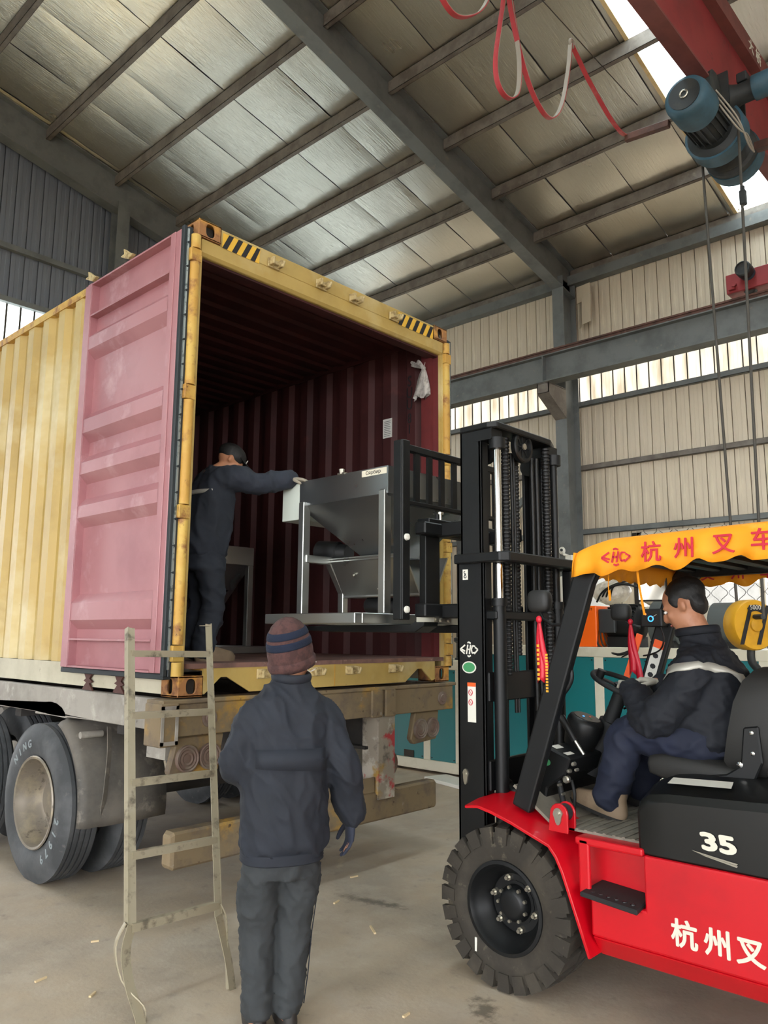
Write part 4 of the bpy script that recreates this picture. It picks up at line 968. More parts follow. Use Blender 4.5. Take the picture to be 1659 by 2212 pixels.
for x in (.785, 1.815): g.beam((x, -3.33, 1.98), (x, -3.6, 1.0), .06, .08)
g.build('guard_roof', 'fl_black', fk, bevel=.006)
g = G(); g.tube(catmull([(.80, -1.935, 1.545), (.80, -1.99, 1.52), (.80, -2.02, 1.46), (.80, -2.02, 1.40), (.80, -1.97, 1.335), (.80, -1.91, 1.315)], 6), .0115, 10); g.build('grab_handle', 'fl_black', fk, smooth=60)
# warning label on the far leg
t_ = Vector((0, -.36, 1.06)).normalized(); n_ = t_.cross(Vector((1, 0, 0)))
def legpt(u, v, off=.0): return Vector((1.815-.0275-off, -1.755, .80)) + t_*u + Vector((0, -t_.z, t_.y))*v*-1
for (u0, u1, mm) in ((.60, .83, 'label_white'), (.785, .83, 'label_orange')):
    g = G(); o_ = .001 if mm == 'label_white' else .0018; g.add([legpt(u0, -.03, o_), legpt(u0, .03, o_), legpt(u1, .03, o_), legpt(u1, -.03, o_)], [(0, 1, 2, 3)]); g.build('warning_label', mm, lgF)
for u in (.63, .68, .74):
    g = G(); g.extr([legpt(u+.015*math.sin(t), .017*math.cos(t), .0018) for t in np.linspace(0, 2*PI, 8)[:-1]], (-.0006, 0, 0)); g.build('warning_picture', 'black_print', lgF)
g = G(); g.beam((1.80, -1.80, 1.35), (1.80, -1.90, 1.62), .012, .035, (0, 1, 0)); g.build('orange_reflector', 'label_orange', lgF)
# canopy cloth with scalloped hem
cn = empty('canopy_root', (0, 0, 0), None, None); bpy.data.objects.remove(cn)
def hemN(y):    # lower edge of the near drape
    k = [(-2.11, 1.872), (-2.172, 1.886), (-2.21, 1.888), (-2.256, 1.870), (-2.345, 1.897), (-2.398, 1.885), (-2.45, 1.892), (-2.508, 1.908), (-2.584, 1.881), (-2.687, 1.924), (-2.735, 1.905), (-2.778, 1.908), (-2.848, 1.928), (-2.899, 1.904), (-2.97, 1.908), (-3.05, 1.93), (-3.13, 1.905), (-3.25, 1.93), (-3.4, 1.905)]
    for (a, za), (b, zb) in zip(k, k[1:]):
        if b <= y <= a: t = (y-a)/(b-a); t = t*t*(3-2*t); return za+(zb-za)*t
    return k[0][1] if y > k[0][0] else k[-1][1]
ys_ = np.linspace(-2.115, -3.4, 90); rings = []
for y in ys_:
    f_ = min(1, (-2.115-y)/.16); top = 1.985 + .055*math.sqrt(max(f_, 0)) + .02*min(1, (-2.2-y)/.7 if y < -2.2 else 0)
    zh = hemN(y); zf = hemN(-2.115-((-y-2.115+.13) % 1.1)) - .004
    w = .008*math.sin(y*31)+.005*math.sin(y*57+1)
    rings.append([(.690+w, y, zh), (.695+w*.7, y, zh+(top-zh)*.35), (.70+w*.3, y, zh+(top-zh)*.7), (.712, y, top-.014), (.76, y, top), (1.0, y, top+.012), (1.3, y, top+.016), (1.6, y, top+.012), (1.84, y, top), (1.888, y, top-.014), (1.90-w*.3, y, zf+(top-zf)*.7), (1.905-w*.7, y, zf+(top-zf)*.35), (1.91-w, y, zf)])
g = G(); n = 13; vs = [v for r_ in rings for v in r_]; g.add(vs, [(i*n+j, (i+1)*n+j, (i+1)*n+j+1, i*n+j+1) for i in range(len(rings)-1) for j in range(n-1)])
xs_ = np.linspace(.695, 1.905, 40); vs = []
for x in xs_:
    tz = 1.985 + .012*math.sin(PI*(x-.69)/1.22); zh = 1.872 + .016*math.sin((x-.69)*2*PI/.24)**2
    vs += [(x, -2.098-.006*math.sin(x*40), zh), (x, -2.106, (tz+zh)/2), (x, -2.115, tz)]
g.add(vs, [(i*3+j, i*3+j+1, (i+1)*3+j+1, (i+1)*3+j) for i in range(39) for j in range(2)])
cnp = g.build('canopy', 'canopy_cloth', fk, smooth=60); md = cnp.modifiers.new('solid', 'SOLIDIFY'); md.thickness = .003; md.offset = 0
for ch, y, z in (('杭', -2.487, 1.958), ('州', -2.630, 1.965), ('叉', -2.788, 1.972), ('车', -2.935, 1.977)):
    text('canopy_letter', ch, .092, (.682, y, z), (0, -1, 0), (.08, 0, 1), 'print_red', cnp, thick=.0012, ext=.0015)
for ch, y in (('叉', -2.27), ('州', -2.43), ('车', -2.58)):
    text('canopy_letter', ch, .075, (1.882, y, 1.945), (0, -1, 0), (0, 0, 1), 'print_red', cnp, thick=.001, ext=.0015)
def logo(par, c, w, h, mt_, rt=(0, -1, 0), th=.0015):      # diamond outline with three cut letters
    c = Vector(c); r_ = Vector(rt); u_ = Vector((0, 0, 1)); nrm = r_.cross(u_)
    g = G(); t = h*.10
    def bar(a, b, ww): 
        A_ = c + r_*a[0]*w + u_*a[1]*h; B_ = c + r_*b[0]*w + u_*b[1]*h; g.beam(A_, B_, ww, th, nrm)
    bar((-.5, 0), (-.22, .30), t); bar((-.5, -.02), (-.25, -.30), t); bar((-.42, .0), (-.22, -.12), t)          # left arrow
    bar((-.14, -.32), (-.06, .32), t); bar((.02, -.32), (.10, .32), t); bar((-.10, 0), (.06, 0), t)              # H
    bar((.34, .22), (.20, .25), t); bar((.20, .25), (.14, 0), t); bar((.14, 0), (.18, -.25), t); bar((.18, -.25), (.32, -.2), t)   # C
    bar((.34, .16), (.5, 0), t); bar((.5, .0), (.30, -.30), t); bar((-.08, .45), (0, .5), t); bar((0, .5), (.10, .42), t); bar((-.08, -.42), (0, -.5), t); bar((0, -.5), (.1, -.42), t)
    g.build('logo', mt_, par)
logo(cnp, (.6835, -2.325, 1.952), .135, .075, 'print_red')
g = G(); ribbon(g, catmull([(.73, -2.40, 1.90), (.735, -2.405, 1.82), (.74, -2.42, 1.70)], 4), (.3, 1, 0), .011, .002); g.build('canopy_tie', 'canopy_cloth', cnp)
g = G(); ribbon(g, catmull([(.74, -2.26, 1.88), (.74, -2.257, 1.83), (.74, -2.26, 1.80)], 4), (.3, 1, 0), .004, .002); ribbon(g, [(.74, -2.26, 1.81), (.74, -2.262, 1.785), (.74, -2.262, 1.765)], (.3, 1, 0), .013, .002); g.build('canopy_tie', 'canopy_cloth', cnp)
# mirrors, screen, ribbons
def stack_m(g, c, r_):
    R_ = []
    for k in range(11):
        a = -PI/2 + PI*k/10; e = abs(math.cos(a))**.45
        R_.append([(c[0]+r_[0]*e*math.copysign(abs(math.cos(t))**.6, math.cos(t)), c[1]+r_[1]*e*math.copysign(abs(math.sin(t))**.6, math.sin(t)), c[2]+r_[2]*math.copysign(abs(math.sin(a))**.7, math.sin(a))) for t in np.linspace(0, 2*PI, 21)[:-1]])
    g.loft(R_)
def mirror(c, r_, par, face=None):
    g = G(); stack_m(g, c, r_); return g.build('side_mirror', 'mirror_back', par, smooth=180)
m1 = mirror((.83, -1.845, 1.775), (.035, .062, .055), fk); g = G(); g.tube([(.83, -1.845, 1.73), (.82, -1.87, 1.69), (.80, -1.93, 1.66), (.79, -2.0, 1.66)], .008, 8); g.build('mirror_arm', 'fl_black', m1, smooth=50)
m2 = mirror((1.78, -1.80, 1.745), (.035, .06, .05), fk); g = G(); g.tube([(1.79, -1.81, 1.70), (1.80, -1.86, 1.67), (1.81, -1.90, 1.66)], .008, 8); g.build('mirror_arm', 'fl_black', m2, smooth=50)
g = G(); g.obox((1.70, -2.03, 1.865), (.012, .16, .13), Matrix.Rotation(.25, 3, 'Z')); m3 = g.build('inner_mirror', 'mirror_back', fk, bevel=.012, seg=2)
g = G(); g.obox((1.6905, -2.032, 1.865), (.003, .145, .115), Matrix.Rotation(.25, 3, 'Z')); g.build('mirror_glass', 'mirror_face', m3, bevel=.006)
g = G(); g.box(1.70, 1.79, -2.075, -1.955, 1.66, 1.76); sc_ = g.build('display_unit', 'fl_black', fk, bevel=.006)
g = G(); g.box(1.697, 1.70, -2.06, -1.97, 1.675, 1.745); g.build('display_screen', 'screen_lit', sc_)
g = G(); g.tube([(1.6965, -2.015+.014*math.cos(t), 1.705+.014*math.sin(t)) for t in np.linspace(0, 2*PI, 25)[:-1]], .003, 6, closed=True); g.build('screen_ring', 'screen_blue', sc_)
g = G(); g.beam((1.6965, -2.02, 1.712), (1.6965, -2.05, 1.728), .002, .002); g.build('screen_needle', 'label_white', sc_); g = G(); g.cyl((1.697, -1.985, 1.73), (1.696, -1.985, 1.73), .006, n=8); g.build('screen_icon', 'screen_amber', sc_)
g = G(); g.tube(catmull([(1.72, -2.06, 1.66), (1.72, -2.075, 1.60), (1.73, -2.05, 1.54), (1.76, -1.98, 1.51), (1.79, -1.92, 1.50)], 5), .005, 6); g.build('display_cable', 'hose', sc_, smooth=60)
def ribbon_pair(x, y, z, par, both=True):
    g = G(); rt = []
    for (dy, dz, w0, w1, L_) in ((.012, 0, .012, .042, .30), (-.028, 0, .012, .045, .36)):
        c0 = Vector((x, y, z)); n = 10; vs = []
        for i in range(n+1):
            t = i/n; w = w0+(w1-w0)*min(1, t*1.6); cc = c0 + Vector((.02*math.sin(t*2), dy*t*1.2 + .008*math.sin(t*5), -L_*t))
            vs += [cc+Vector((.008*math.sin(t*6), -w/2, 0)), cc+Vector((-.012*t, 0, .022 if i == n else 0)), cc+Vector((0, w/2, 0))]
        g.add(vs, [(i*3+j, i*3+j+1, (i+1)*3+j+1, (i+1)*3+j) for i in range(n) for j in range(2)])
    g.ball((x, y, z), (.012, .016, .018), 8, 6); o = g.build('ribbon', 'ribbon_red', par, smooth=60)
    md = o.modifiers.new('solid', 'SOLIDIFY'); md.thickness = .002
    return o
rbn = ribbon_pair(.755, -1.885, 1.685, m1)
for k in range(8): 
    g = G(); g.box(.7585, .7595, -1.880, -1.867, 1.555-k*.021-(.008 if k > 4 else 0), 1.568-k*.021-(.008 if k > 4 else 0)); g.build('ribbon_print', 'ribbon_gold', rbn)
for k in range(13):
    g = G(); g.box(.7585, .7595, -1.925, -1.912, 1.515-k*.014, 1.524-k*.014); g.build('ribbon_print', 'ribbon_gold', rbn)
ribbon_pair(1.77, -1.86, 1.69, m2)
# --- mast
ms = empty('mast_tmp', (0, 0, 0), None, None); bpy.data.objects.remove(ms)
def channel(g, x, y0, y1, z0, z1, s, d=.075, t=.018):      # C channel opening towards the middle
    xo = x; xi = x + s*d
    g.box(min(xo, xo+s*t), max(xo, xo+s*t), y0, y1, z0, z1)
    g.box(min(xo, xi), max(xo, xi), y0, y0+t, z0, z1); g.box(min(xo, xi), max(xo, xi), y1-t, y1, z0, z1)
g = G(); channel(g, .845, -1.50, -1.325, .12, 2.02, 1); mo = g.build('outer_mast_rail', 'fl_black', fk, bevel=.004)
g = G(); channel(g, 1.575, -1.50, -1.325, .12, 2.02, -1); g.build('outer_mast_rail', 'fl_black', fk, bevel=.004)
g = G(); channel(g, .868, -1.475, -1.335, .6, 2.74, 1, .07); mi = g.build('inner_mast_rail', 'fl_black', fk, bevel=.004)
g = G(); channel(g, 1.552, -1.475, -1.335, .6, 2.74, -1, .07); g.build('inner_mast_rail', 'fl_black', fk, bevel=.004)
def ubar(pts, h, t, z, name):
    g = G(); P = [Vector((x, y, z)) for x, y in pts]; ribbon(g, P, (0, 0, 1), h, t); return g.build(name, 'fl_black', fk, bevel=.006)
g = G(); g.extr([(.815, -1.325, 1.985), (.805, -1.63, 1.985), (.84, -1.67, 1.985), (1.52, -1.67, 1.985), (1.64, -1.58, 1.985), (1.64, -1.48, 1.985), (1.58, -1.46, 1.985), (1.52, -1.59, 1.985), (.90, -1.59, 1.985), (.87, -1.51, 1.985), (.87, -1.325, 1.985)], (0, 0, .05)); g.build('mast_tie_bar', 'fl_black', fk, bevel=.006)
g = G(); g.box(1.57, 1.62, -1.60, -1.54, 1.6, 1.985); g.build('tie_bar_post', 'fl_black', fk, bevel=.006)
g = G(); g.extr([(.86, -1.34, 2.71), (.85, -1.53, 2.71), (.88, -1.58, 2.71), (1.42, -1.58, 2.71), (1.555, -1.52, 2.71), (1.555, -1.34, 2.71), (1.50, -1.34, 2.71), (1.42, -1.44, 2.71), (1.0, -1.44, 2.71), (.94, -1.34, 2.71)], (0, 0, .035)); g.build('inner_mast_head', 'fl_black', fk, bevel=.006)
for (z0_, z1_, y0_, y1_) in ((1.69, 1.735, -1.53, -1.40), (1.27, 1.42, -1.48, -1.45), (.83, .98, -1.48, -1.45)):
    g = G(); g.box(.87, 1.55, y0_-.03, y1_-.03, z0_, z1_); g.build('mast_cross_tie', 'fl_black', fk, bevel=.006)
for x in (.915, 1.49):
    g = G(); g.cyl((x, -1.55, .30), (x, -1.55, 1.78), .034, n=20); lc = g.build('lift_cylinder', 'fl_black', fk, smooth=40)
    g = G(); g.cyl((x, -1.55, 1.77), (x, -1.55, 2.63), .021, n=20); g.build('piston_rod', 'chrome' if x < 1.2 else 'fl_black', lc, smooth=40)
    g = G(); g.cyl((x, -1.55, 1.76), (x, -1.55, 1.80), .042, n=20); g.build('cylinder_collar', 'fl_black', lc, smooth=40); g = G(); g.cyl((x, -1.55, 2.60), (x, -1.55, 2.66), .045, n=16); g.box(x-.05, x+.05, -1.55, -1.44, 2.65, 2.715); g.build('rod_head', 'fl_black', lc, smooth=40)
    g = G(); g.cyl((x+.055 if x < 1.2 else x-.055, -1.43, 2.60), (x+.085 if x < 1.2 else x-.085, -1.43, 2.60), .055, n=20); g.build('chain_sheave', 'fl_black', lc, smooth=40)
g = G(); g.lathe((1.16, -1.53, 2.655), (0, -1, 0), [(0, .085), (.008, .092), (.03, .092), (.036, .085), (.036, .07), (.02, .066), (.018, .02), (.03, .018), (.03, .001)], 28); hp = g.build('hose_pulley', 'fl_black', fk, smooth=35)
for k in range(8):
    a = 2*PI*k/8; g = G(); c = Vector((1.16, -1.552, 2.655)); g.beam(c, c+Vector((.068*math.cos(a), 0, .068*math.sin(a))), .006, .006, (0, 1, 0)); g.build('pulley_spoke', 'fl_black_matt', hp)
g = G(); g.cyl((1.16, -1.57, 2.655), (1.16, -1.555, 2.655), .018, n=12); g.build('pulley_hub', 'zinc', hp, smooth=40)
def chain(x, y, z0_, z1_, name, r_=.020):
    g = G(); z = z0_; k = 0
    prof = []
    while z < z1_: prof += [(z-z0_, r_*.8), (z-z0_+.004, r_), (z-z0_+.014, r_), (z-z0_+.018, r_*.8)]; z += .021
    g.lathe((x, y, z0_), (0, 0, 1), prof, 10); g.build(name, 'hose', fk, smooth=40)
chain(1.065, -1.50, 1.40, 2.70, 'lift_chain', .024); chain(1.21, -1.47, 1.50, 2.60, 'lift_chain', .020); chain(1.405, -1.55, 1.35, 2.68, 'lift_chain', .025)
for (x, y, r_) in ((1.12, -1.50, .009), (1.145, -1.50, .009), (1.30, -1.52, .012), (1.335, -1.53, .012)):
    g = G(); g.tube(catmull([(x, y, 2.62), (x+.005, y, 2.2), (x, y, 1.7), (x+.01, y, 1.2)], 5), r_, 8); g.build('hydraulic_hose', 'hose', fk, smooth=60)
g = G(); g.box(1.02, 1.06, -1.50, -1.44, .65, 1.70); g.build('mast_guard_plate', 'fl_black', fk)
# stickers on the near mast rail (face x = .845)
sx0 = .8438
g = G(); g.add([(sx0, -1.365, 1.90), (sx0, -1.400, 1.90), (sx0, -1.400, 1.955), (sx0, -1.365, 1.955)], [(0, 3, 2, 1)]); s8 = g.build('mast_sticker', 'label_white', mo)
g = G(); g.tube(catmull([(sx0-.001, -1.382+.007*math.sin(t*1.0), 1.928+.018*math.cos(t*.5+.0)) for t in np.linspace(0, 2*PI*1.6, 14)], 3), .0022, 5); g.build('hook_picture', 'black_print', s8)
logo(mo, (sx0-.0005, -1.402, 1.535), .115, .075, 'label_white')
g = G(); g.extr([(sx0, -1.402+.045*math.cos(t), 1.443+.031*math.sin(t)) for t in np.linspace(0, 2*PI, 24)[:-1]], (-.001, 0, 0)); ov = g.build('oval_sticker', 'label_white', mo)
g = G(); g.extr([(sx0-.0012, -1.402+.038*math.cos(t), 1.443+.025*math.sin(t)) for t in np.linspace(0, 2*PI, 24)[:-1]], (-.0008, 0, 0)); g.build('oval_print', 'label_green', ov)
g = G(); g.add([(sx0, -1.390, 1.165), (sx0, -1.443, 1.165), (sx0, -1.443, 1.365), (sx0, -1.390, 1.365)], [(0, 3, 2, 1)]); wl_ = g.build('warning_sticker', 'label_white', mo)
g = G(); g.add([(sx0-.001, -1.390, 1.345), (sx0-.001, -1.443, 1.345), (sx0-.001, -1.443, 1.365), (sx0-.001, -1.390, 1.365)], [(0, 3, 2, 1)]); g.build('sticker_header', 'label_orange', wl_)
for z in (1.315, 1.265): 
    g = G(); g.tube([(sx0-.001, -1.410+.012*math.cos(t), z+.014*math.sin(t)) for t in np.linspace(0, 2*PI, 13)[:-1]], .002, 5, closed=True); g.beam((sx0-.001, -1.401, z+.01), (sx0-.001, -1.418, z-.01), .003, .001); g.build('sticker_ring', 'print_red', wl_)
g = G(); g.extr([(sx0+.002, -1.375+.017*math.cos(t)*(1 if math.sin(t) > 0 else .8), .90+.03*math.sin(t)*(1 if math.sin(t) > 0 else 1.6)) for t in np.linspace(0, 2*PI, 18)[:-1]], (-.01, 0, 0)); g.cyl((sx0-.008, -1.375, .905), (sx0-.014, -1.375, .905), .009, n=10); g.build('pin_plate', 'zinc', mo, smooth=40)
# --- carriage, backrest, forks
g = G(); g.box(.80, 1.62, -1.14, -1.06, 2.165, 2.235); g.box(.80, 1.62, -1.14, -1.06, 1.705, 1.78)
for x in (.95, 1.42):
    for zc in (1.74, 2.20): g.box(x, x+.05, -1.34, -1.10, zc-.04, zc+.04)
ca = g.build('carriage', 'fl_black', fk, bevel=.008)
g = G(); g.box(.86, 1.58, -1.12, -1.03, 2.235, 2.262); g.cyl((.98, -1.08, 2.262), (.98, -1.08, 2.30), .012, n=8); g.build('side_shifter', 'fl_black', ca, bevel=.006)
g = G(); g.cyl((1.0, -1.09, 2.30), (1.0, -1.09, 2.312), .018, n=8); g.cyl((1.0, -1.09, 2.26), (1.0, -1.09, 2.30), .008, n=8); g.build('grease_plug', 'zinc', ca)
for x0_, x1_ in ((.70, .765), (1.655, 1.72)):
    g = G(); g.box(x0_, x0_+.012, -1.05, -.99, 1.69, 2.70); g.box(x0_, x1_, -1.062, -1.05, 1.69, 2.70); g.box(x1_-.012, x1_, -1.06, -.985, 1.69, 2.70); bp_ = g.build('backrest_post', 'fl_black', fk, bevel=.004)
    for z in (2.145, 1.745):
        g = G(); c = Vector(((x0_+x1_)/2, -1.062, z)); g.lathe(c, (0, -1, 0), [(0, .020), (.012, .018), (.016, .008), (.016, .001)], 12); g.build('post_bolt', 'label_white', bp_, smooth=40)
g = G(); g.box(.765, 1.655, -1.045, -1.005, 2.645, 2.685); g.build('backrest_bar', 'fl_black', fk, bevel=.004)
g = G(); g.box(.765, 1.655, -1.045, -1.005, 2.335, 2.36); g.build('backrest_bar', 'fl_black', fk, bevel=.004)
for x in (.86, .975, 1.09, 1.21, 1.33, 1.45, 1.56):
    g = G(); g.box(x-.02, x+.02, -1.035, -1.018, 2.36, 2.645); g.build('backrest_slat', 'fl_black', fk)
for x in (.90, 1.40):
    g = G(); prof = [(-1.06, 2.20), (-1.06, 1.72), (-1.04, 1.655), (-.98, 1.622), (-.3, 1.622), (.16, 1.640), (.18, 1.648), (.16, 1.654), (-.3, 1.664), (-.95, 1.668), (-1.0, 1.70), (-1.012, 1.75), (-1.012, 2.20)]
    g.extr([(x, y, z) for y, z in prof], (.13, 0, 0)); g.build('fork', 'fl_black', fk, bevel=.004)
    g = G(); g.box(x-.01, x+.14, -1.13, -1.0, 1.68, 1.72); g.cyl((x+.03, -1.14, 1.69), (x+.03, -1.155, 1.69), .012, n=8); g.cyl((x+.10, -1.14, 1.69), (x+.10, -1.155, 1.69), .012, n=8); g.build('fork_hook', 'zinc', ca)
# ------------------------------------------------------------------ steel hopper machine carried on the forks
mat('stainless', 'B2B4B0', 0.3, 0.95, rvar=(3, .26, .42), bump=(4, .04, .01))
mat('stainless_dark', '9A9D9E', 0.26, 0.95, rvar=(2.5, .24, .36), bump=(3, .05, .012))
mat('film_white', 'C9D0C6', 0.5)
mat('tape', 'DDD6C2', 0.6)
mat('motor_black', '121314', 0.5)
hp_ = empty('hopper_machine', (1.2, -.5, 1.667), 'stainless steel feed hopper on a tube frame raised on the forks', 'hopper')
def frame_bar(p0, p1, w, h, par, name='frame_tube', up=(0, 0, 1), mt_='stainless'):
    g = G(); g.beam(p0, p1, w, h, up); return g.build(name, mt_, par, bevel=.004)
bx0, bx1, by0, by1, bz = .545, 1.62, -.85, -.07, 1.6985
frame_bar((bx0+.03, by0, bz), (bx0+.03, by1, bz), .06, .06, hp_); frame_bar((bx1-.03, by0, bz), (bx1-.03, by1, bz), .06, .06, hp_)
frame_bar((bx0+.06, by0+.03, bz), (bx1-.06, by0+.03, bz), .06, .06, hp_); frame_bar((bx0+.06, by1-.03, bz), (bx1-.06, by1-.03, bz), .06, .06, hp_)
for (x, y) in ((.815, -.82), (.805, -.12), (1.56, -.82), (1.56, -.12)): frame_bar((x, y, bz+.03), (x, y, 2.45), .06, .05, hp_, 'leg', (0, 1, 0))
rx0, rx1, ry0, ry1, rz0, rz1 = .807, 1.62, -.85, -.07, 2.43, 2.594
g = G()
for (a, b) in (((rx0, ry0), (rx0, ry1)), ((rx1, ry0), (rx1, ry1))): g.box(a[0]-.003, a[0]+.003, ry0, ry1, rz0, rz1)
g.box(rx0, rx1, ry0-.003, ry0+.003, rz0, rz1); g.box(rx0, rx1, ry1-.003, ry1+.003, rz0, rz1); rim = g.build('hopper_rim', 'stainless_dark', hp_)
g = G(); T = [(rx0, ry0, rz0), (rx1, ry0, rz0), (rx1, ry1, rz0), (rx0, ry1, rz0)]; Bt = [(1.08, -.66, 2.09), (1.34, -.66, 2.09), (1.34, -.40, 2.09), (1.08, -.40, 2.09)]
g.loft([T, Bt], False); o = g.build('hopper_cone', 'stainless_dark', hp_); md = o.modifiers.new('solid', 'SOLIDIFY'); md.thickness = .004
g = G(); g.box(rx0-.002, rx1, ry1, .105, 2.345, 2.585); g.build('cover_box', 'film_white', hp_, bevel=.004)
g = G(); g.box(rx0-.005, rx0-.0035, -.845, -.64, 2.548, 2.586); tp = g.build('marked_tape', 'tape', hp_)
text('tape_writing', 'Сярбир', .030, (rx0-.0062, -.735, 2.567), (0, -1, 0), (0, 0, 1), 'black_print', tp, ext=.0004, sx=1.15)
g = G(); g.cyl((rx0, -.46, rz1), (rx0, -.46, rz1+.03), .014, .02, 10); g.box(rx0-.01, rx0+.02, -.49, -.43, rz1-.005, rz1+.008); g.build('lid_catch', 'zinc', hp_)
# bent sub-frame and inclined trough
frame_bar((.80, -.13, 2.085), (1.03, -.13, 2.085), .05, .05, hp_); frame_bar((1.02, -.13, 2.09), (1.155, -.13, 1.875), .05, .05, hp_); frame_bar((1.15, -.13, 1.885), (1.15, -.13, bz+.03), .05, .05, hp_, up=(0, 1, 0))
frame_bar((1.03, -.13, 2.085), (1.03, -.80, 2.085), .05, .03, hp_); frame_bar((1.16, -.13, 1.86), (1.16, -.80, 1.86), .05, .03, hp_)
g = G(); g.extr([(1.0, -.11, 2.09), (1.0, -.81, 2.09), (1.135, -.81, 1.86), (1.135, -.11, 1.86)], (.01, 0, .005)); tg = g.build('trough_side', 'stainless', hp_)
g = G(); g.extr([(1.42, -.11, 2.09), (1.42, -.81, 2.09), (1.30, -.81, 1.86), (1.30, -.11, 1.86)], (-.01, 0, .005)); g.box(1.13, 1.31, -.81, -.11, 1.85, 1.86); g.build('trough_body', 'stainless', hp_)
for (y, t) in ((-.33, .45), (-.50, .85), (-.62, .5)):
    g = G(); c = Vector((1.0+.135*t-.004, y, 2.09-.23*t)); g.cyl(c, c+Vector((-.015, 0, -.008)), .008, n=8); g.build('trough_bolt', 'zinc', tg)
g = G(); g.lathe((1.05, .02, 2.16), (.2, -1, -.1), [(0, .05), (.02, .075), (.18, .075), (.19, .06), (.26, .06), (.26, .001)], 20); g.build('drive_motor', 'motor_black', hp_, smooth=40)
g = G(); g.lathe((1.22, -.30, 1.80), (.1, -1, -.1), [(0, .05), (.02, .06), (.22, .06), (.24, .04), (.24, .001)], 18); g.build('screw_motor', 'motor_black', hp_, smooth=40)
# ------------------------------------------------------------------ machine frame already inside the container
m2_ = empty('machine_frame', (1.75, 1.7, 1.436), 'grey tube frame machine standing deep inside the container', 'machine')
frame_bar((1.745, 1.68, 1.50), (1.745, 1.68, 2.20), .055, .055, m2_, 'leg', (0, 1, 0)); frame_bar((1.30, 2.4, 1.50), (1.30, 2.4, 2.20), .055, .055, m2_, 'leg', (0, 1, 0)); frame_bar((1.745, 2.4, 1.50), (1.745, 2.4, 2.20), .055, .055, m2_, 'leg', (0, 1, 0))
frame_bar((1.12, 1.68, 1.47), (1.95, 1.68, 1.47), .06, .06, m2_); frame_bar((1.12, 2.4, 1.47), (1.95, 2.4, 1.47), .06, .06, m2_); frame_bar((1.12, 1.70, 1.47), (1.12, 2.4, 1.47), .06, .06, m2_); frame_bar((1.95, 1.70, 1.47), (1.95, 2.4, 1.47), .06, .06, m2_)
g = G(); g.box(1.20, 1.78, 1.66, 2.42, 2.20, 2.36); g.build('hopper_rim', 'stainless', m2_, bevel=.004)
g = G(); g.loft([[(1.22, 1.68, 2.2), (1.76, 1.68, 2.2), (1.76, 2.4, 2.2), (1.22, 2.4, 2.2)], [(1.40, 1.95, 1.75), (1.6, 1.95, 1.75), (1.6, 2.15, 1.75), (1.40, 2.15, 1.75)]]); g.build('hopper_cone', 'stainless_dark', m2_)

# ------------------------------------------------------------------ teal extruder line along the right wall
mat('teal', '0A7074', 0.42, layers=[('0c6a70', 1.2, .45, .65, 4)])
mat('cream_frame', 'D8D2BE', 0.5, layers=[('c6bfa8', 3, .5, .7, 5)])
mat('orange_box', 'FF6A08', 0.42)
mat('motor_grey', '35383A', 0.45)
mat('drum_grey', '515655', 0.45)
mat('wrap_film', 'C9BFAE', 0.3, layers=[('8d8378', 5, .45, .6, 8), ('E6E0D4', 9, .55, .7, 8)], bump=(10, .6, .03))
mat('white_paint', 'DCDAD0', 0.45)
def cabinet(name, y0, y1, ztop, posts, label, zt, grp):
    c = empty(name, (5.3, (y0+y1)/2, 0), label, 'machine')
    x0, x1 = 4.87, 5.75
    for (a, b, nm) in ((.03, .15, 'plinth'), (zt, ztop, 'top_frame')):
        g = G(); g.box(x0, x1, y0, y1, a, b); g.build(nm, 'cream_frame', c, bevel=.006)
    pp = sorted(posts)
    for p_ in pp:
        g = G(); g.box(x0, x0+.06, p_-.05, p_+.05, .15, zt); g.build('frame_post', 'cream_frame', c, bevel=.004)
    for a, b in zip(pp, pp[1:]):
        g = G(); g.box(x0+.008, x0+.02, a+.05, b-.05, .152, zt-.002); pn = g.build('side_panel', 'teal', c, bevel=.003)
        for (yy, zz) in ((a+.075, .18), (b-.075, .18), (a+.075, zt-.03), (b-.075, zt-.03)):
            g = G(); g.cyl((x0+.009, yy, zz), (x0+.003, yy, zz), .008, n=8); g.build('panel_screw', 'fl_black', pn)
    g = G(); g.box(x0+.1, x1, y0+.02, y1-.02, .15, zt); g.build('inner_frame', 'gap_dark', c)
    return c
m3 = cabinet('extruder_machine', 1.72, 5.2, 1.31, [1.77, 2.25, 3.3, 4.3, 5.15], 'teal panelled low machine base beyond the trailer bumper', 1.20, None)
g = G(); g.box(4.872, 4.879, 2.455, 2.61, .155, .235); g.build('panel_hatch', 'gap_dark', m3)
m4 = cabinet('extruder_cabinet', -2.6, 1.66, 1.495, [-2.55, -1.6, -.58, -.01, .72, 1.61], 'teal panelled tall machine cabinet behind the forklift', 1.395, None)
g = G(); g.box(4.93, 5.35, .03, .33, 1.495, 1.915); ob = tag(g.build('orange_cover', 'orange_box', None, bevel=.008), 'bright orange box standing on the cream top of the teal cabinet', 'box')
text('cover_script', 'ourMan', .06, (4.928, .17, 1.885), (0, -1, 0), (0, 0, 1), 'fl_black', ob, shear=.3, ext=.0006)
mo_ = empty('electric_motor', (5.25, -.1, 1.495), 'black finned electric motor on the teal cabinet beside the orange box', 'motor')
g = G(); g.box(4.96, 5.0, -.16, .02, 1.64, 1.88); g.box(5.0, 5.03, -.15, .01, 1.65, 1.87); g.build('terminal_box', 'motor_grey', mo_, bevel=.012, seg=2)
g = G(); g.lathe((5.20, .0, 1.74), (0, -1, 0), [(0, .13), (.01, .17), (.33, .17), (.35, .14), (.36, .001)], 28); g.build('motor_body', 'motor_black', mo_, smooth=40)
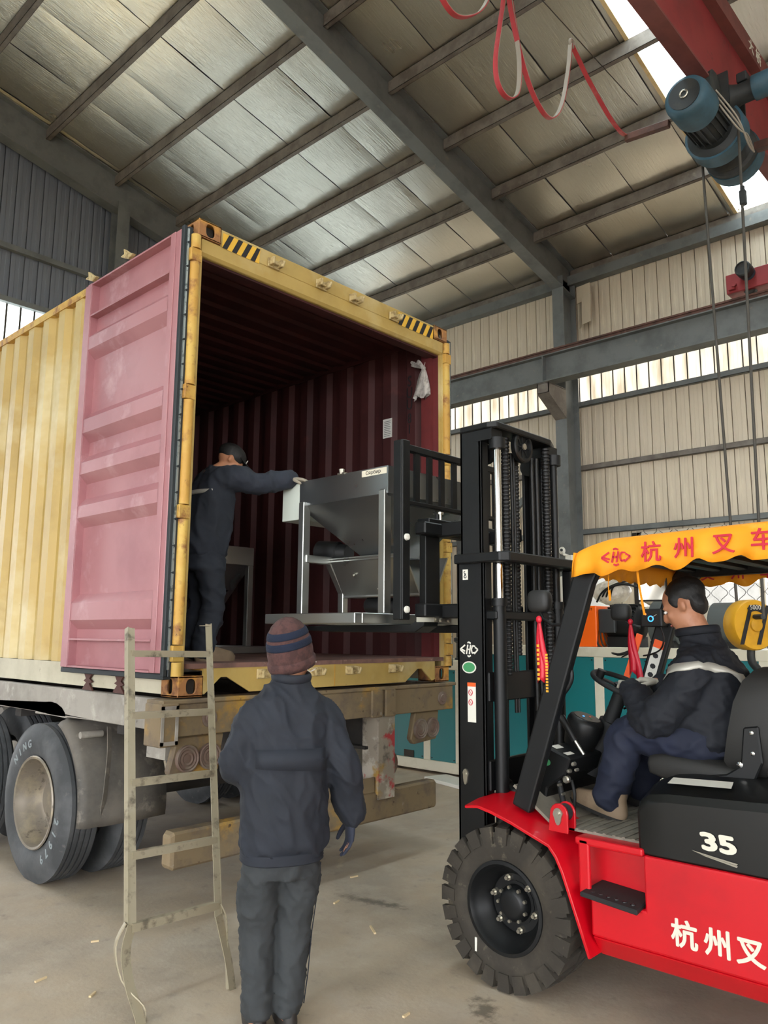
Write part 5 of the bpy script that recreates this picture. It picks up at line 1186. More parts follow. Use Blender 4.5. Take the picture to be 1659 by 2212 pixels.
for k in range(9):
    a = PI*(.12+.76*k/8); g = G(); g.beam((5.20+.18*math.cos(a), -.02, 1.74+.18*math.sin(a)), (5.20+.18*math.cos(a), -.33, 1.74+.18*math.sin(a)), .008, .03, (math.cos(a), 0, math.sin(a))); g.build('cooling_fin', 'motor_black', mo_)
g = G(); g.box(5.06, 5.34, -.33, -.02, 1.496, 1.60); g.build('motor_foot', 'motor_black', mo_)
for k in range(3):
    g = G(); g.tube(catmull([(4.97, .04-k*.03, 1.66), (4.94, .02-k*.05, 1.52), (4.90, -.10-k*.05, 1.46-.03*k), (4.86, -.25-k*.04, 1.43), (4.90, -.42, 1.50)], 6), .011-.002*k, 8); g.build('motor_cable', 'hose', mo_, smooth=60)
def drum(name, y0, y1, x, r, label):
    d = empty(name, (x, (y0+y1)/2, 1.495), label, 'drum')
    g = G(); g.lathe((x, y0, 1.50+r), (0, -1, 0), [(0, r*.96), (.01, r), (y0-y1-.01, r), (y0-y1, r*.96), (y0-y1, .001)], 36); g.build('drum_shell', 'drum_grey', d, smooth=40)
    g = G(); g.lathe((x, y1, 1.50+r), (0, -1, 0), [(0, r*.92), (.01, r*.9), (.012, .001)], 32); g.build('drum_end', 'motor_grey', d, smooth=40)
    g = G(); g.box(x-r*.9, x+r*.9, y1+.02, y0-.02, 1.495, 1.56); g.build('drum_saddle', 'motor_black', d)
    return d
drum('fan_housing', -.44, -.72, 5.32, .235, 'large dark grey round housing behind the forklift driver face')
drum('fan_drum', -.98, -1.30, 5.45, .22, 'grey drum end showing beside the yellow crane hook block')
# wrapped machinery further back
wc = empty('white_machine', (6.7, 1.2, 0), 'white machine cabinet wrapped in film behind the forklift mast', 'machine')
g = G(); g.box(6.4, 7.2, .98, 1.30, 0, 2.36); g.build('cabinet_body', 'white_paint', wc, bevel=.01)
g = G(); g.box(6.35, 7.3, -.6, 1.5, .0, 1.95); g.build('cabinet_base', 'cream_frame', wc, bevel=.01)
def crumple(c, r, seed, name, label, par=None):
    g = G(); g.ball(c, r, 28, 18); V = []
    for (x, y, z) in g.v:
        n1 = noise.noise(Vector((x*4+seed, y*4, z*4)))+.5*noise.noise(Vector((x*9+seed, y*9, z*9)))
        d = (Vector((x, y, z))-Vector(c)); V.append(tuple(Vector(c)+d*(1+.28*n1)))
    g.v = V; o = g.build(name, 'wrap_film', par, smooth=50)
    if label: tag(o, label, 'bundle')
    return o
w1 = crumple((6.6, .68, 2.13), (.2, .24, .15), 3, 'wrapped_bundle', 'crumpled film wrapped pipe bundle on the white machine, left one')
w2 = crumple((6.6, .08, 2.13), (.2, .22, .15), 8, 'wrapped_bundle', 'crumpled film wrapped part on the white machine, right one')
crumple((6.8, 1.42, 2.1), (.2, .14, .2), 5, 'film_wrap', None, wc)
for k in range(4):
    g = G(); g.tube(catmull([(6.42, .80-.06*k, 2.02+.02*k), (6.38, .70-.05*k, 2.14+.02*k), (6.38, .55-.05*k, 2.22), (6.42, .40-.06*k, 2.26-.03*k)], 5), .012, 8); g.build('loose_cable', 'hose', w1, smooth=60)
# pipe flanges showing between trailer and mast
pf_ = empty('pipe_fitting', (5.3, 2.0, 1.31), 'grey pipe fitting with black hose loops on the low teal machine', 'pipe fitting')
g = G(); g.lathe((5.15, 1.95, 1.31), (0, 0, 1), [(0, .07), (.02, .07), (.03, .05), (.20, .05), (.22, .08), (.26, .08), (.27, .05), (.50, .05), (.52, .09), (.58, .09), (.58, .001)], 20); g.build('pipe', 'motor_grey', pf_, smooth=40)
for s in (-1, 1):
    g = G(); g.tube(catmull([(5.05, 1.95+s*.07, 1.6), (5.0, 1.95+s*.13, 1.52), (5.0, 1.95+s*.13, 1.40), (5.05, 1.95+s*.10, 1.32)], 5), .016, 8); g.build('hose_loop', 'hose', pf_, smooth=60)
# white foam board lying on the floor
g = G(); g.extr([(4.50, 1.98, .001), (4.80, 1.90, .001), (4.60, 1.2, .001), (4.30, 1.25, .001)], (0, 0, .035)); tag(g.build('foam_board', 'white_paint', None, bevel=.004), 'flat white board lying on the floor before the teal machine', 'board')
# security camera on the column
cc = empty('security_camera', (8.08, 2.13, 2.75), 'small white security camera fixed to the grey column', 'camera')
g = G(); g.ball((8.0, 2.18, 2.88), (.05, .05, .06), 14, 10); g.build('camera_head', 'white_paint', cc, smooth=180)
g = G(); g.cyl((7.955, 2.165, 2.885), (7.945, 2.16, 2.885), .022, n=12); g.build('camera_lens', 'fl_black', cc)
g = G(); g.box(8.03, 8.12, 2.04, 2.15, 2.70, 2.81); g.cyl((8.0, 2.17, 2.83), (8.06, 2.11, 2.80), .02, n=10); g.build('camera_mount', 'white_paint', cc, bevel=.005)

# ------------------------------------------------------------------ overhead crane
mat('crane_red', '8E2C30', 0.55, layers=[('7c2529', 2, .45, .65, 6), ('5f2a2a', 7, .62, .74, 8)])
mat('crane_red_dirty', '7A4440', 0.65, layers=[('6a3a38', 3, .45, .65, 6)])
mat('hoist_blue', '36586A', 0.55, layers=[('2c4854', 4, .45, .65, 6), ('3c4a4a', 10, .6, .72, 8)])
mat('hoist_dark', '24282A', 0.6, layers=[('3a3a36', 6, .5, .7, 8)])
mat('rope', '4C4842', 0.6, .3)
mat('hook_yellow', 'D9A018', 0.5, layers=[('c08a14', 4, .5, .7, 5), ('6b5a2a', 14, .66, .74, 8)])
mat('cable_red', 'B03A40', 0.55, layers=[('C9807C', 2.3, .55, .68, 6)])
mat('cable_grey', '9C9488', 0.6)
rw = empty('crane_runway', (7.7, 0, 5.44), 'grey steel crane runway beam with rusty rail along the right wall', 'crane beam')
g = G(); g.box(7.59, 7.81, -17.9, 6.9, 5.445, 5.462); g.box(7.60, 7.80, -17.9, 6.9, 5.86, 5.877); g.box(7.693, 7.707, -17.9, 6.9, 5.462, 5.86); g.build('runway_beam', 'steel_grey', rw)
for y in (CY, -1.2, 5.2):
    g = G(); g.box(7.60, 7.693, y-.006, y+.006, 5.462, 5.86); g.build('stiffener', 'steel_grey', rw)
g = G(); g.box(7.665, 7.735, -17.9, 6.9, 5.877, 5.889); g.box(7.69, 7.71, -17.9, 6.9, 5.889, 5.95); g.box(7.672, 7.728, -17.9, 6.9, 5.95, 5.975); g.build('rail', 'rail_rust', rw)
for k in range(12):
    y = -1.0+k*.62; g = G(); g.box(7.62, 7.665, y-.03, y+.03, 5.877, 5.90); g.cyl((7.64, y, 5.9), (7.64, y, 5.92), .012, n=6); g.build('rail_clip', 'rail_rust', rw)
br = empty('bridge_crane', (0, -1.8, 6.1), 'red overhead travelling crane girder crossing under the roof', 'crane')
g = G(); g.box(-12.5, 7.6, -1.905, -1.765, 6.13, 6.15); g.build('bottom_flange', 'crane_red_dirty', br)
g = G(); g.box(-12.5, 7.6, -1.843, -1.828, 6.15, 6.95); g.build('girder_web', 'crane_red', br)
g = G(); g.box(-12.5, 7.6, -1.93, -1.74, 6.95, 6.965); g.box(-12.5, 7.6, -1.93, -1.915, 6.965, 7.13); g.box(-12.5, 7.6, -1.755, -1.74, 6.965, 7.13); g.box(-12.5, 7.6, -1.93, -1.74, 7.13, 7.145); tf = g.build('top_channel', 'crane_red_dirty', br)
text('girder_letter', '大', .14, (4.60, -1.932, 7.045), (1, 0, 0), (0, 0, 1), 'label_white', tf, thick=.001); text('girder_letter', '桥', .15, (4.80, -1.932, 7.045), (1, 0, 0), (0, 0, 1), 'label_white', tf, thick=.001)
g = G(); g.box(7.60, 7.80, -3.0, -.58, 6.02, 6.28); g.build('end_truck', 'crane_red', br, bevel=.008)
for y in (-.85, -2.75):
    g = G(); g.cyl((7.66, y, 6.06), (7.74, y, 6.06), .085, n=20); g.build('truck_wheel', 'hoist_dark', br, smooth=40)
g = G(); g.lathe((7.60, -.86, 6.22), (-1, 0, 0), [(0, .085), (.08, .085), (.085, .10), (.20, .10), (.21, .09), (.22, .088), (.22, .08), (.20, .078), (.20, .001)], 22); tm = g.build('travel_motor', 'hoist_dark', br, smooth=40)
g = G(); g.cyl((7.60, -.86, 6.22), (7.54, -.86, 6.22), .092, n=20); g.build('motor_flange', 'hoist_blue', tm, smooth=40)
g = G(); g.box(7.55, 7.60, -.70, -.62, 6.05, 6.12); g.cyl((7.56, -.70, 6.1), (7.52, -.70, 6.1), .03, n=12); g.build('axle_cap', 'crane_red', br)
# wire rope hoist
ho = empty('rope_hoist', (3.9, -1.8, 5.6), 'blue electric rope hoist hanging under the red crane girder', 'hoist')
HZ = 5.86
def hx_lathe(prof, mt_, name, x0, n=32, cap0=True, par=None):
    g = G(); g.lathe((x0, -1.8, HZ), (1, 0, 0), prof, n, cap0=cap0); return g.build(name, mt_, par or ho, smooth=40)
cap = hx_lathe([(.0, .11), (.0, .14), (.02, .165), (.06, .176), (.26, .176), (.28, .17)], 'hoist_blue', 'motor_cap', 3.22)
g = G()
hx_lathe([(0, .001), (.0, .125), (.006, .125)], 'hoist_dark', 'fan_grille', 3.213, cap0=False, par=cap)
g = G(); g.tube([(3.208, -1.8+.03*math.cos(t), HZ+.03*math.sin(t)) for t in np.linspace(0, 2*PI, 17)[:-1]], .008, 6, closed=True); g.build('cap_badge', 'zinc', cap)
body = hx_lathe([(0, .15), (.30, .15), (.30, .165), (.34, .165)], 'hoist_dark', 'motor_body', 3.48)
for k in range(20):
    a = 2*PI*k/20; g = G(); g.beam((3.49, -1.8+.155*math.cos(a), HZ+.155*math.sin(a)), (3.78, -1.8+.155*math.cos(a), HZ+.155*math.sin(a)), .008, .03, (0, math.cos(a), math.sin(a))); g.build('cooling_fin', 'hoist_dark', body)
prof = [(0, .20), (.02, .225), (.05, .225)]
for k in range(14): prof += [(.06+k*.022, .19), (.071+k*.022, .203)]
prof += [(.38, .19), (.40, .225), (.55, .225), (.57, .20), (.57, .001)]
hx_lathe(prof, 'hoist_dark', 'rope_drum', 3.82)
hx_lathe([(0, .235), (.0, .245), (.16, .245), (.16, .235)], 'hoist_blue', 'drum_cover', 3.84)
hx_lathe([(0, .18), (.0, .232), (.14, .232), (.16, .20), (.16, .001)], 'hoist_blue', 'gear_case', 4.28)
g = G(); 
for x in (3.72, 4.12): g.box(x, x+.02, -1.98, -1.62, 5.98, 6.27)
g.box(3.70, 4.16, -1.83, -1.77, 5.98, 6.02); g.build('trolley_frame', 'hoist_dark', ho)
for x in (3.80, 4.06):
    for s in (-1, 1):
        g = G(); g.cyl((x, -1.835+s*.055, 6.20), (x, -1.835+s*.10, 6.20), .055, n=18); g.build('trolley_wheel', 'hoist_dark', ho, smooth=40)
g = G(); g.lathe((3.86, -1.92, 6.10), (0, -1, 0), [(0, .10), (.02, .12), (.06, .10), (.10, .085), (.22, .085), (.22, .10), (.36, .10), (.38, .09), (.38, .001)], 24); tmo = g.build('trolley_motor', 'hoist_dark', ho, smooth=40)
g = G(); g.lathe((3.86, -2.14, 6.10), (0, -1, 0), [(0, .103), (.17, .103), (.19, .09), (.19, .001)], 24); g.build('trolley_motor_cap', 'hoist_blue', tmo, smooth=40)
g = G(); g.box(3.80, 3.92, -2.10, -2.02, 6.18, 6.26); g.build('terminal_box', 'hoist_dark', tmo, bevel=.006)
g = G(); g.lathe((3.62, -1.86, 6.12), (0, -1, 0), [(0, .11), (.05, .12), (.06, .10), (.06, .001)], 24); g.build('brake_drum', 'hoist_dark', ho, smooth=40)
g = G(); g.beam((3.35, -1.62, 5.76), (3.35, -1.24, 5.80), .05, .06); g.build('cable_arm', 'rail_rust', ho, bevel=.004)
g = G(); g.beam((4.25, -1.95, 5.82), (4.25, -2.22, 5.80), .08, .07); g.beam((4.25, -2.15, 5.82), (4.3, -2.20, 5.92), .02, .02); g.build('limit_switch', 'rail_rust', ho, bevel=.004)
g = G(); g.box(4.25, 4.27, -2.16, -2.12, 5.85, 5.90); g.build('switch_tag', 'label_orange', ho)
for k in range(3):
    g = G(); g.tube(catmull([(3.5, -1.95, 5.98-.05*k), (3.7, -2.04, 5.80-.05*k), (3.9, -2.05, 5.66+.04*k), (4.15, -2.02, 5.72)], 5), .007, 6); g.build('loose_wire', 'cable_grey', ho, smooth=60)
BX, BZ = 3.94, 1.70
for (a, b, r_) in (((4.10, -1.60, 5.80), (4.12, -1.655, 1.76), .012), ((3.84, -2.00, 5.80), (3.79, -1.955, 1.76), .012)):
    g = G(); g.cyl(a, b, r_, n=8); g.build('wire_rope', 'rope', ho, smooth=60)
g = G(); g.box(3.81, 3.86, -2.025, -1.975, 5.10, 5.23); g.cyl((3.835, -2.0, 5.23), (3.835, -2.0, 5.27), .02, n=8); g.build('limit_weight', 'hoist_dark', ho, bevel=.008)
g = G(); g.cyl((4.13, -1.655, 1.76), (3.78, -1.955, 1.76), .02, n=10); g.build('sheave_shaft', 'hoist_dark', ho)
hb = empty('hook_tmp', (0, 0, 0), None, None); bpy.data.objects.remove(hb)
AX = Vector((-.55, -.83, 0)).normalized()
g = G(); g.lathe(Vector((BX, -1.8, BZ))-AX*.07, AX, [(0, .12), (.0, .185), (.015, .195), (.125, .195), (.14, .185), (.142, .05), (.155, .045), (.155, .001)], 36); hk = g.build('hook_block', 'hook_yellow', ho, smooth=40)
Hc = Vector((BX, -1.8, BZ))+AX*.074; Hr = Vector((.83, -.55, 0)); Hu = Vector((0, 0, 1))
for (s0, w_) in ((-.085, .035), (.065, .035), (.005, .03)):
    g = G()
    if s0 == .005: continue
    P = [Hc + Hr*(s0+w_*.5*sx+.05*(sy)) + Hu*(.15*sy) for sx, sy in ((-1, -1), (1, -1), (1, 1), (-1, 1))]
    g.extr(P, AX*.002); g.build('hook_stripe', 'black_print', hk)
g = G(); g.extr([Hc+AX*.002 + Hr*(.10*math.sin(t))*(1) + Hu*(.06+.095*math.cos(t)) for t in np.linspace(-.8, .8, 9)] + [Hc+AX*.002 + Hr*(.075*math.sin(t)) + Hu*(.05+.055*math.cos(t)) for t in np.linspace(.8, -.8, 9)], AX*.002); g.build('load_plate', 'black_print', hk)
text('load_mark', '5000', .05, Hc+AX*.0055+Hu*.132, Hr, Hu, 'label_white', hk, ext=.0004)
g = G(); g.lathe(Hc, AX, [(0, .055), (.012, .05), (.016, .03), (.016, .001)], 18); g.build('pin_cap', 'hook_yellow', hk, smooth=40)
g = G(); g.tube(catmull([(BX, -1.8, 1.52), (BX, -1.8, 1.42), (BX+.06, -1.83, 1.34), (BX+.03, -1.82, 1.25), (BX-.06, -1.78, 1.26), (BX-.08, -1.77, 1.32)], 6), [.03]*31, 12); g.build('hook', 'hoist_dark', hk, smooth=60)
# festoon cable
fe = empty('festoon_cable', (2.4, -1.25, 6.1), 'red and grey flat festoon cable hanging in loops beside the hoist', 'cable')
LOOPS = [[(.60, 5.95), (.70, 5.62), (.84, 5.47), (.979, 5.44), (1.15, 5.55), (1.28, 5.70), (1.40, 5.95), (1.52, 6.20)],
         [(1.54, 6.20), (1.51, 5.906), (1.466, 5.70), (1.405, 5.40), (1.42, 5.24), (1.50, 5.18), (1.60, 5.21), (1.68, 5.33), (1.695, 5.60), (1.62, 5.90), (1.56, 6.20)],
         [(1.55, 6.20), (1.585, 5.95), (1.663, 5.717), (1.77, 5.50), (1.90, 5.36), (2.05, 5.31), (2.17, 5.38), (2.28, 5.56), (2.38, 5.88), (2.43, 6.13)],
         [(2.46, 6.13), (2.553, 6.07), (2.70, 5.98), (2.95, 5.87), (3.10, 5.82), (3.25, 5.80), (3.34, 5.82)]]
for i, lp in enumerate(LOOPS):
    P = [Vector((x, -1.25 - (.0 if i < 3 else .0), z)) for x, z in lp]; C_ = catmull(P, 6)
    g = G(); ribbon(g, C_, (0, 1, 0), .035, .006); fo = g.build('flat_cable', 'cable_red', fe, smooth=30)
    g = G(); C2 = []
    for k, p_ in enumerate(C_):
        t = (C_[min(k+1, len(C_)-1)]-C_[max(k-1, 0)]).normalized(); nn = Vector((-t.z, 0, t.x)); C2.append(p_ + nn*.005)
    if i < 3: ribbon(g, C2, (0, 1, 0), .034, .004); g.build('cable_backing', 'cable_grey', fo, smooth=30)
for (x, z) in ((1.545, 6.21), (2.45, 6.15)):
    g = G(); g.tube([(x+.028*math.cos(t), -1.25, z+.028*math.sin(t)) for t in np.linspace(0, 2*PI, 17)[:-1]], .013, 8, closed=True); g.build('cable_roller', 'cable_grey', fe, smooth=60)
g = G(); g.cyl((-12, -1.25, 6.245), (3.6, -1.25, 6.245), .004, n=6); g.build('support_wire', 'rope', fe)
# ------------------------------------------------------------------ scraps on the floor
mat('wood_chip', 'C9B48E', 0.8)
for i, (x, y, l, a, lab) in enumerate(((1.004, -.265, .06, .3, 'small pale wood chip on the floor right of the standing man, farther one'), (.83, -.735, .11, 1.0, 'thin pale wood sliver lying on the floor between man and forklift'), (1.434, .015, .06, -.2, 'dark thin scrap on the floor near the trailer bumper'), (.223, -1.515, .045, .1, 'short pale wood stub on the floor at the bottom edge'), (-.606, -.368, .05, .6, 'pale wood chip on the floor left of the ladder foot'), (-.303, .205, .04, -.5, 'small white scrap on the floor beside the ladder below the tyre'), (-.70, -.05, .06, .2, 'thin pale scrap on the floor at the far left'))):
    g = G(); c, s = math.cos(a), math.sin(a); w = .012
    g.extr([(x+c*l/2*i1-s*w/2*i2, y+s*l/2*i1+c*w/2*i2, .0005) for i1, i2 in ((-1, -1), (1, -.7), (1, .8), (-1, 1))], (0, 0, .008)); tag(g.build('wood_scrap', 'wood_chip', None), lab, 'scrap', 'scraps on the concrete floor')
# ------------------------------------------------------------------ people
mat('skin', 'B9805F', 0.5, layers=[('a86f52', 14, .5, .7, 5)])
mat('skin_head', 'B07A5C', 0.5, layers=[('9d6648', 12, .5, .7, 5)])
mat('jacket_navy', '171B24', 0.8, layers=[('1e232d', 3, .45, .65, 6)], bump=(160, .12, .002))
mat('trouser_grey', '2F3234', 0.85, layers=[('26292b', 4, .45, .65, 6)], bump=(180, .15, .002))
mat('work_navy', '0C1019', 0.8, layers=[('10141e', 3, .45, .65, 6)], bump=(160, .12, .002))
mat('work_trouser', '0F162A', 0.8, layers=[('141c34', 3, .5, .7, 6)], bump=(160, .12, .002))
mat('slate_cloth', '1C212A', 0.85, layers=[('232833', 3, .45, .65, 6)], bump=(160, .12, .002))
mat('knit_brown', '503532', 0.95, layers=[('402a28', 30, .45, .6, 3)], bump=(150, .5, .004))
mat('knit_navy', '131C30', 0.95, bump=(150, .5, .004))
mat('hair', '121110', 0.6, bump=(200, .4, .003))
mat('glove_navy', '2A2F3E', 0.85); mat('glove_beige', '8F8676', 0.85, bump=(90, .3, .003)); mat('glove_white', 'B5B0A2', 0.85, bump=(90, .3, .003))
mat('shoe_tan', '7A6752', 0.7, layers=[('695844', 8, .45, .65, 6)]); mat('shoe_dark', '26221F', 0.6); mat('sole', '1E1C1A', 0.8)
mat('reflect', 'A9A69C', 0.35, .2)
mat('mask_strap', 'E4E2DA', 0.6)
mat('eye_white', 'E8E4DC', 0.3); mat('eye_dark', '17110D', 0.2); mat('lip', '8E5246', 0.5)
def ell(g, c, ax, n=18, m=12):      # ellipsoid from three axis vectors
    c = Vector(c); A, B_, C_ = [Vector(a) for a in ax]; k0 = len(g.v); rings = []
    for i in range(1, m):
        th = PI*i/m; rings.append([c + A*(math.sin(th)*math.cos(2*PI*j/n)) + B_*(math.sin(th)*math.sin(2*PI*j/n)) - C_*math.cos(th) for j in range(n)])
    g.loft(rings, False); b = len(g.v); g.v += [tuple(c-C_), tuple(c+C_)]; last = k0+(m-2)*n
    for j in range(n): g.f.append((b, k0+(j+1) % n, k0+j)); g.f.append((b+1, last+j, last+(j+1) % n))
def limb(g, pts, rad, n=14, sub=5, ref=None, flat=1.0):
    P = catmull(pts, sub); k = len(P); R_ = []
    for i in range(k):
        t = i/(k-1)*(len(rad)-1); j = min(int(t), len(rad)-2); f = t-j; f = f*f*(3-2*f); R_.append(rad[j]*(1-f)+rad[j+1]*f)
    g.tube(P, R_, n, ref=ref, flat=flat)
    r0, r1 = R_[0], R_[-1]
    for (p, r_) in ((P[0], r0), (P[-1], r1)): ell(g, p, ((r_*.97, 0, 0), (0, r_*.97, 0), (0, 0, r_*.97)), 12, 8)
def stack(g, rings, n=24, p=2.4):   # rings: (centre, half-width vector, half-depth vector)
    R_ = []
    for c, a, b in rings:
        c, a, b = Vector(c), Vector(a), Vector(b); ring = []
        for j in range(n):
            t = 2*PI*j/n; ct, s_ = math.cos(t), math.sin(t); e = (abs(ct)**p+abs(s_)**p)**(-1/p); ring.append(c + a*(ct*e) + b*(s_*e))
        R_.append(ring)
    g.loft(R_)
def remesh(g, name, mt_, parent, vox, it=4, wr=None, org=None):
    me = bpy.data.meshes.new('tmp'); me.from_pydata(g.v, [], g.f); o = bpy.data.objects.new('tmp', me); COL.objects.link(o)
    md = o.modifiers.new('r', 'REMESH'); md.mode = 'VOXEL'; md.voxel_size = vox; md.adaptivity = 0
    ms_ = o.modifiers.new('s', 'SMOOTH'); ms_.factor = .5; ms_.iterations = it
    dg = bpy.context.evaluated_depsgraph_get(); m2 = bpy.data.meshes.new_from_object(o.evaluated_get(dg)); bpy.data.objects.remove(o)
    if wr:
        m2.update(); nn = [v.normal.copy() for v in m2.vertices]
        for v, n_ in zip(m2.vertices, nn):
            d = 0
            for (sc, st, amp) in wr:
                q = Vector((v.co.x*st[0]*sc + v.co.z*sc*.35, v.co.y*st[1]*sc - v.co.z*sc*.3, v.co.z*st[2]*sc)); w = noise.noise(q); d += amp*w if len(st) == 3 else amp*(max(0, 1-abs(w)*3.2)**1.5-.35)
            v.co += n_*d
    o0 = ORG[parent.name] if parent else Vector(org)
    m2.transform(Matrix.Translation(-o0)); m2.materials.clear(); m2.materials.append(MATS[mt_])
    for p in m2.polygons: p.use_smooth = True
    m2.name = name; ob_ = bpy.data.objects.new(name, m2); COL.objects.link(ob_)
    if parent: ob_.parent = parent
    else: ob_.location = o0
    ORG[ob_.name] = o0
    return ob_
def hand(g, w, d, nrm, th, curl=.5, s=1.0, fat=1.0):
    """w wrist, d finger direction, nrm palm-facing normal, th thumb side; curl radians per joint"""
    w, d, nrm, th = Vector(w), Vector(d).normalized(), Vector(nrm), Vector(th)
    nrm = (nrm - d*nrm.dot(d)).normalized(); th = (th - d*th.dot(d) - nrm*th.dot(nrm)).normalized()
    stack(g, [(w-d*.02*s, th*.028*s*fat, nrm*.020*s*fat), (w+d*.02*s, th*.034*s*fat, nrm*.019*s*fat), (w+d*.06*s, th*.042*s*fat, nrm*.016*s*fat), (w+d*.092*s, th*.042*s*fat, nrm*.013*s*fat)], 16)
    for k, (off, L_, r_) in enumerate(((.031, .076, .0092), (.0105, .085, .0096), (-.0105, .079, .0092), (-.031, .060, .0082))):
        p = w + d*(.086-.006*abs(k-1.3))*s + th*off*s; a = curl*.6; P = [p]
        for seg in (.45, .32, .23):
            dd = d*math.cos(a) + nrm*math.sin(a) + th*off*.9; p = p + dd.normalized()*L_*seg*s; P.append(p); a += curl
        limb(g, P, [r_*s*fat, r_*.95*s*fat, r_*.85*s*fat, r_*.75*s*fat], 10, 3)
    p = w + d*.022*s + th*.030*s; P = [p]
    for (seg, f1, f2, f3) in ((.045, .62, .70, .25), (.034, .85, .38, .35), (.026, .93, .15, .35)):
        p = p + (d*f1+th*f2+nrm*f3).normalized()*seg*s; P.append(p)
    limb(g, P, [.013*s*fat, .0115*s*fat, .0105*s*fat, .0085*s*fat], 10, 3)
def head(g, c, f, u, s=1.0):
    c, f, u = Vector(c), Vector(f).normalized(), Vector(u).normalized(); u = (u-f*u.dot(f)).normalized(); r = f.cross(u)
    ell(g, c+u*.03*s-f*.008*s, (r*.075*s, f*.095*s, u*.088*s)); ell(g, c-u*.035*s+f*.018*s, (r*.062*s, f*.075*s, u*.078*s))
    ell(g, c-u*.085*s+f*.058*s, (r*.032*s, f*.028*s, u*.024*s), 12, 8)
    limb(g, [c+u*.015*s+f*.088*s, c-u*.012*s+f*.105*s, c-u*.026*s+f*.104*s], [.008*s, .011*s, .014*s], 10, 3)
    for sg in (-1, 1):
        ell(g, c-u*.008*s-f*.008*s+r*sg*.077*s, (r*.010*s, f*.018*s-r*sg*.006*s, u*.031*s), 12, 8); ell(g, c-u*.02*s+f*.066*s+r*sg*.035*s, (r*.022*s, f*.018*s, u*.022*s), 12, 8)
        ell(g, c+u*.022*s+f*.080*s+r*sg*.028*s, (r*.024*s, f*.010*s, u*.007*s), 10, 6)
def face(c, f, u, par, s=1.0):
    c, f, u = Vector(c), Vector(f).normalized(), Vector(u).normalized(); u = (u-f*u.dot(f)).normalized(); r = f.cross(u)
    for sg in (-1, 1):
        g = G(); ell(g, c+u*.004*s+f*.083*s+r*sg*.031*s, (r*.013*s, f*.009*s, u*.007*s), 12, 8); e = g.build('eye', 'eye_white', par, smooth=180)
        g = G(); ell(g, c+u*.003*s+f*.0905*s+r*sg*.031*s, (r*.005*s, f*.003*s, u*.005*s), 10, 6); g.build('iris', 'eye_dark', e, smooth=180)
        g = G(); ell(g, c+u*.026*s+f*.089*s+r*sg*.030*s, (r*.020*s, f*.004*s, u*.004*s), 10, 6); g.build('eyebrow', 'hair', par, smooth=180)
    g = G(); ell(g, c-u*.056*s+f*.090*s, (r*.024*s, f*.008*s, u*.007*s), 12, 8); g.build('mouth', 'lip', par, smooth=180)
WR_J = [(6, (1, 1, .5), .012), (7, (1, 1, .45, 1), .013), (15, (1, 1, .6, 1), .006), (34, (1, 1, .8), .002)]
WR_T = [(9, (1, 1, .8), .008), (22, (1, 1, 1), .003)]

# ---- standing man in knitted hat, back to the viewer
ang = math.radians(27); MF = Vector((math.sin(ang), math.cos(ang), 0)); MR = Vector((MF.y, -MF.x, 0)); MO = Vector((-.235, -1.185, 0))
def P1(x, y, z): return MO + MR*x + MF*y + Vector((0, 0, z))
U = Vector((0, 0, 1))
hc = P1(.050, .03, 1.515); hf = (MF*.62 + MR*.78).normalized()
g = G(); head(g, hc, hf, U + MF*.05, .98)
limb(g, [P1(.03, .0, 1.33), P1(.042, .01, 1.42), hc-U*.03], [.06, .055, .055])
stack(g, [(P1(.02, .0, .70), MR*.12, MF*.09), (P1(.022, 0, .9), MR*.13, MF*.09), (P1(.03, 0, 1.15), MR*.13, MF*.08), (P1(.03, 0, 1.25), MR*.09, MF*.06), (P1(.03, 0, 1.33), MR*.05, MF*.05)])
RS, RE, RWr = P1(.195, -.01, 1.275), P1(.275, -.04, 1.03), P1(.335, .03, .80)
LS, LE, LWr = P1(-.145, -.01, 1.275), P1(-.185, .05, 1.04), P1(-.10, .24, 1.00)
limb(g, [P1(.14, -.01, 1.20), RE, RWr], [.04, .042, .032]); limb(g, [P1(-.09, -.01, 1.20), LE, LWr], [.04, .042, .032])
hand(g, RWr, (-.02, .05, -1), -MR, MF, .30, .95, .70); hand(g, LWr, MR*.6+MF*.6-U*.2, -U, MF, .4, .95, .92)
for (sx, x1, x2, x3) in ((-1, -.07, -.075, -.075), (1, .095, .075, .055)):
    limb(g, [P1(x1, 0, .72), P1(x2, .01, .42), P1(x3, -.005, .10)], [.075, .055, .04]); limb(g, [P1(x3, -.03, .05), P1(x3, .12, .04)], [.035, .03])
man = remesh(g, 'person', 'skin', None, .009, 2, org=MO); tag(man, 'person in dark navy jacket and striped knitted hat standing with back turned', 'person')
face(hc, hf, U, man)
g = G(); stack(g, [(P1(.018, .0, .665), MR*.150, MF*.115), (P1(.018, .0, .69), MR*.165, MF*.125), (P1(.018, 0, .735), MR*.190, MF*.145), (P1(.018, 0, .85), MR*.190, MF*.150), (P1(.022, 0, 1.0), MR*.188, MF*.145), (P1(.03, 0, 1.15), MR*.19, MF*.135), (P1(.032, -.005, 1.265), MR*.192, MF*.118), (P1(.034, -.005, 1.335), MR*.155, MF*.100), (P1(.038, 0, 1.385), MR*.095, MF*.088), (P1(.042, .005, 1.425), MR*.076, MF*.082)], 28)
limb(g, [P1(.11, -.005, 1.29), P1(.185, -.01, 1.245), P1(.228, -.02, 1.13), RE, P1(.318, .01, .89), P1(.338, .025, .81)], [.070, .078, .080, .076, .072, .058], 18); limb(g, [P1(-.045, -.005, 1.29), P1(-.12, .0, 1.245), P1(-.155, .01, 1.14), LE, P1(-.12, .20, 1.0)], [.070, .078, .080, .070, .058], 18)
jk = remesh(g, 'jacket', 'jacket_navy', man, .009, 3, WR_J)
g = G(); ring = []
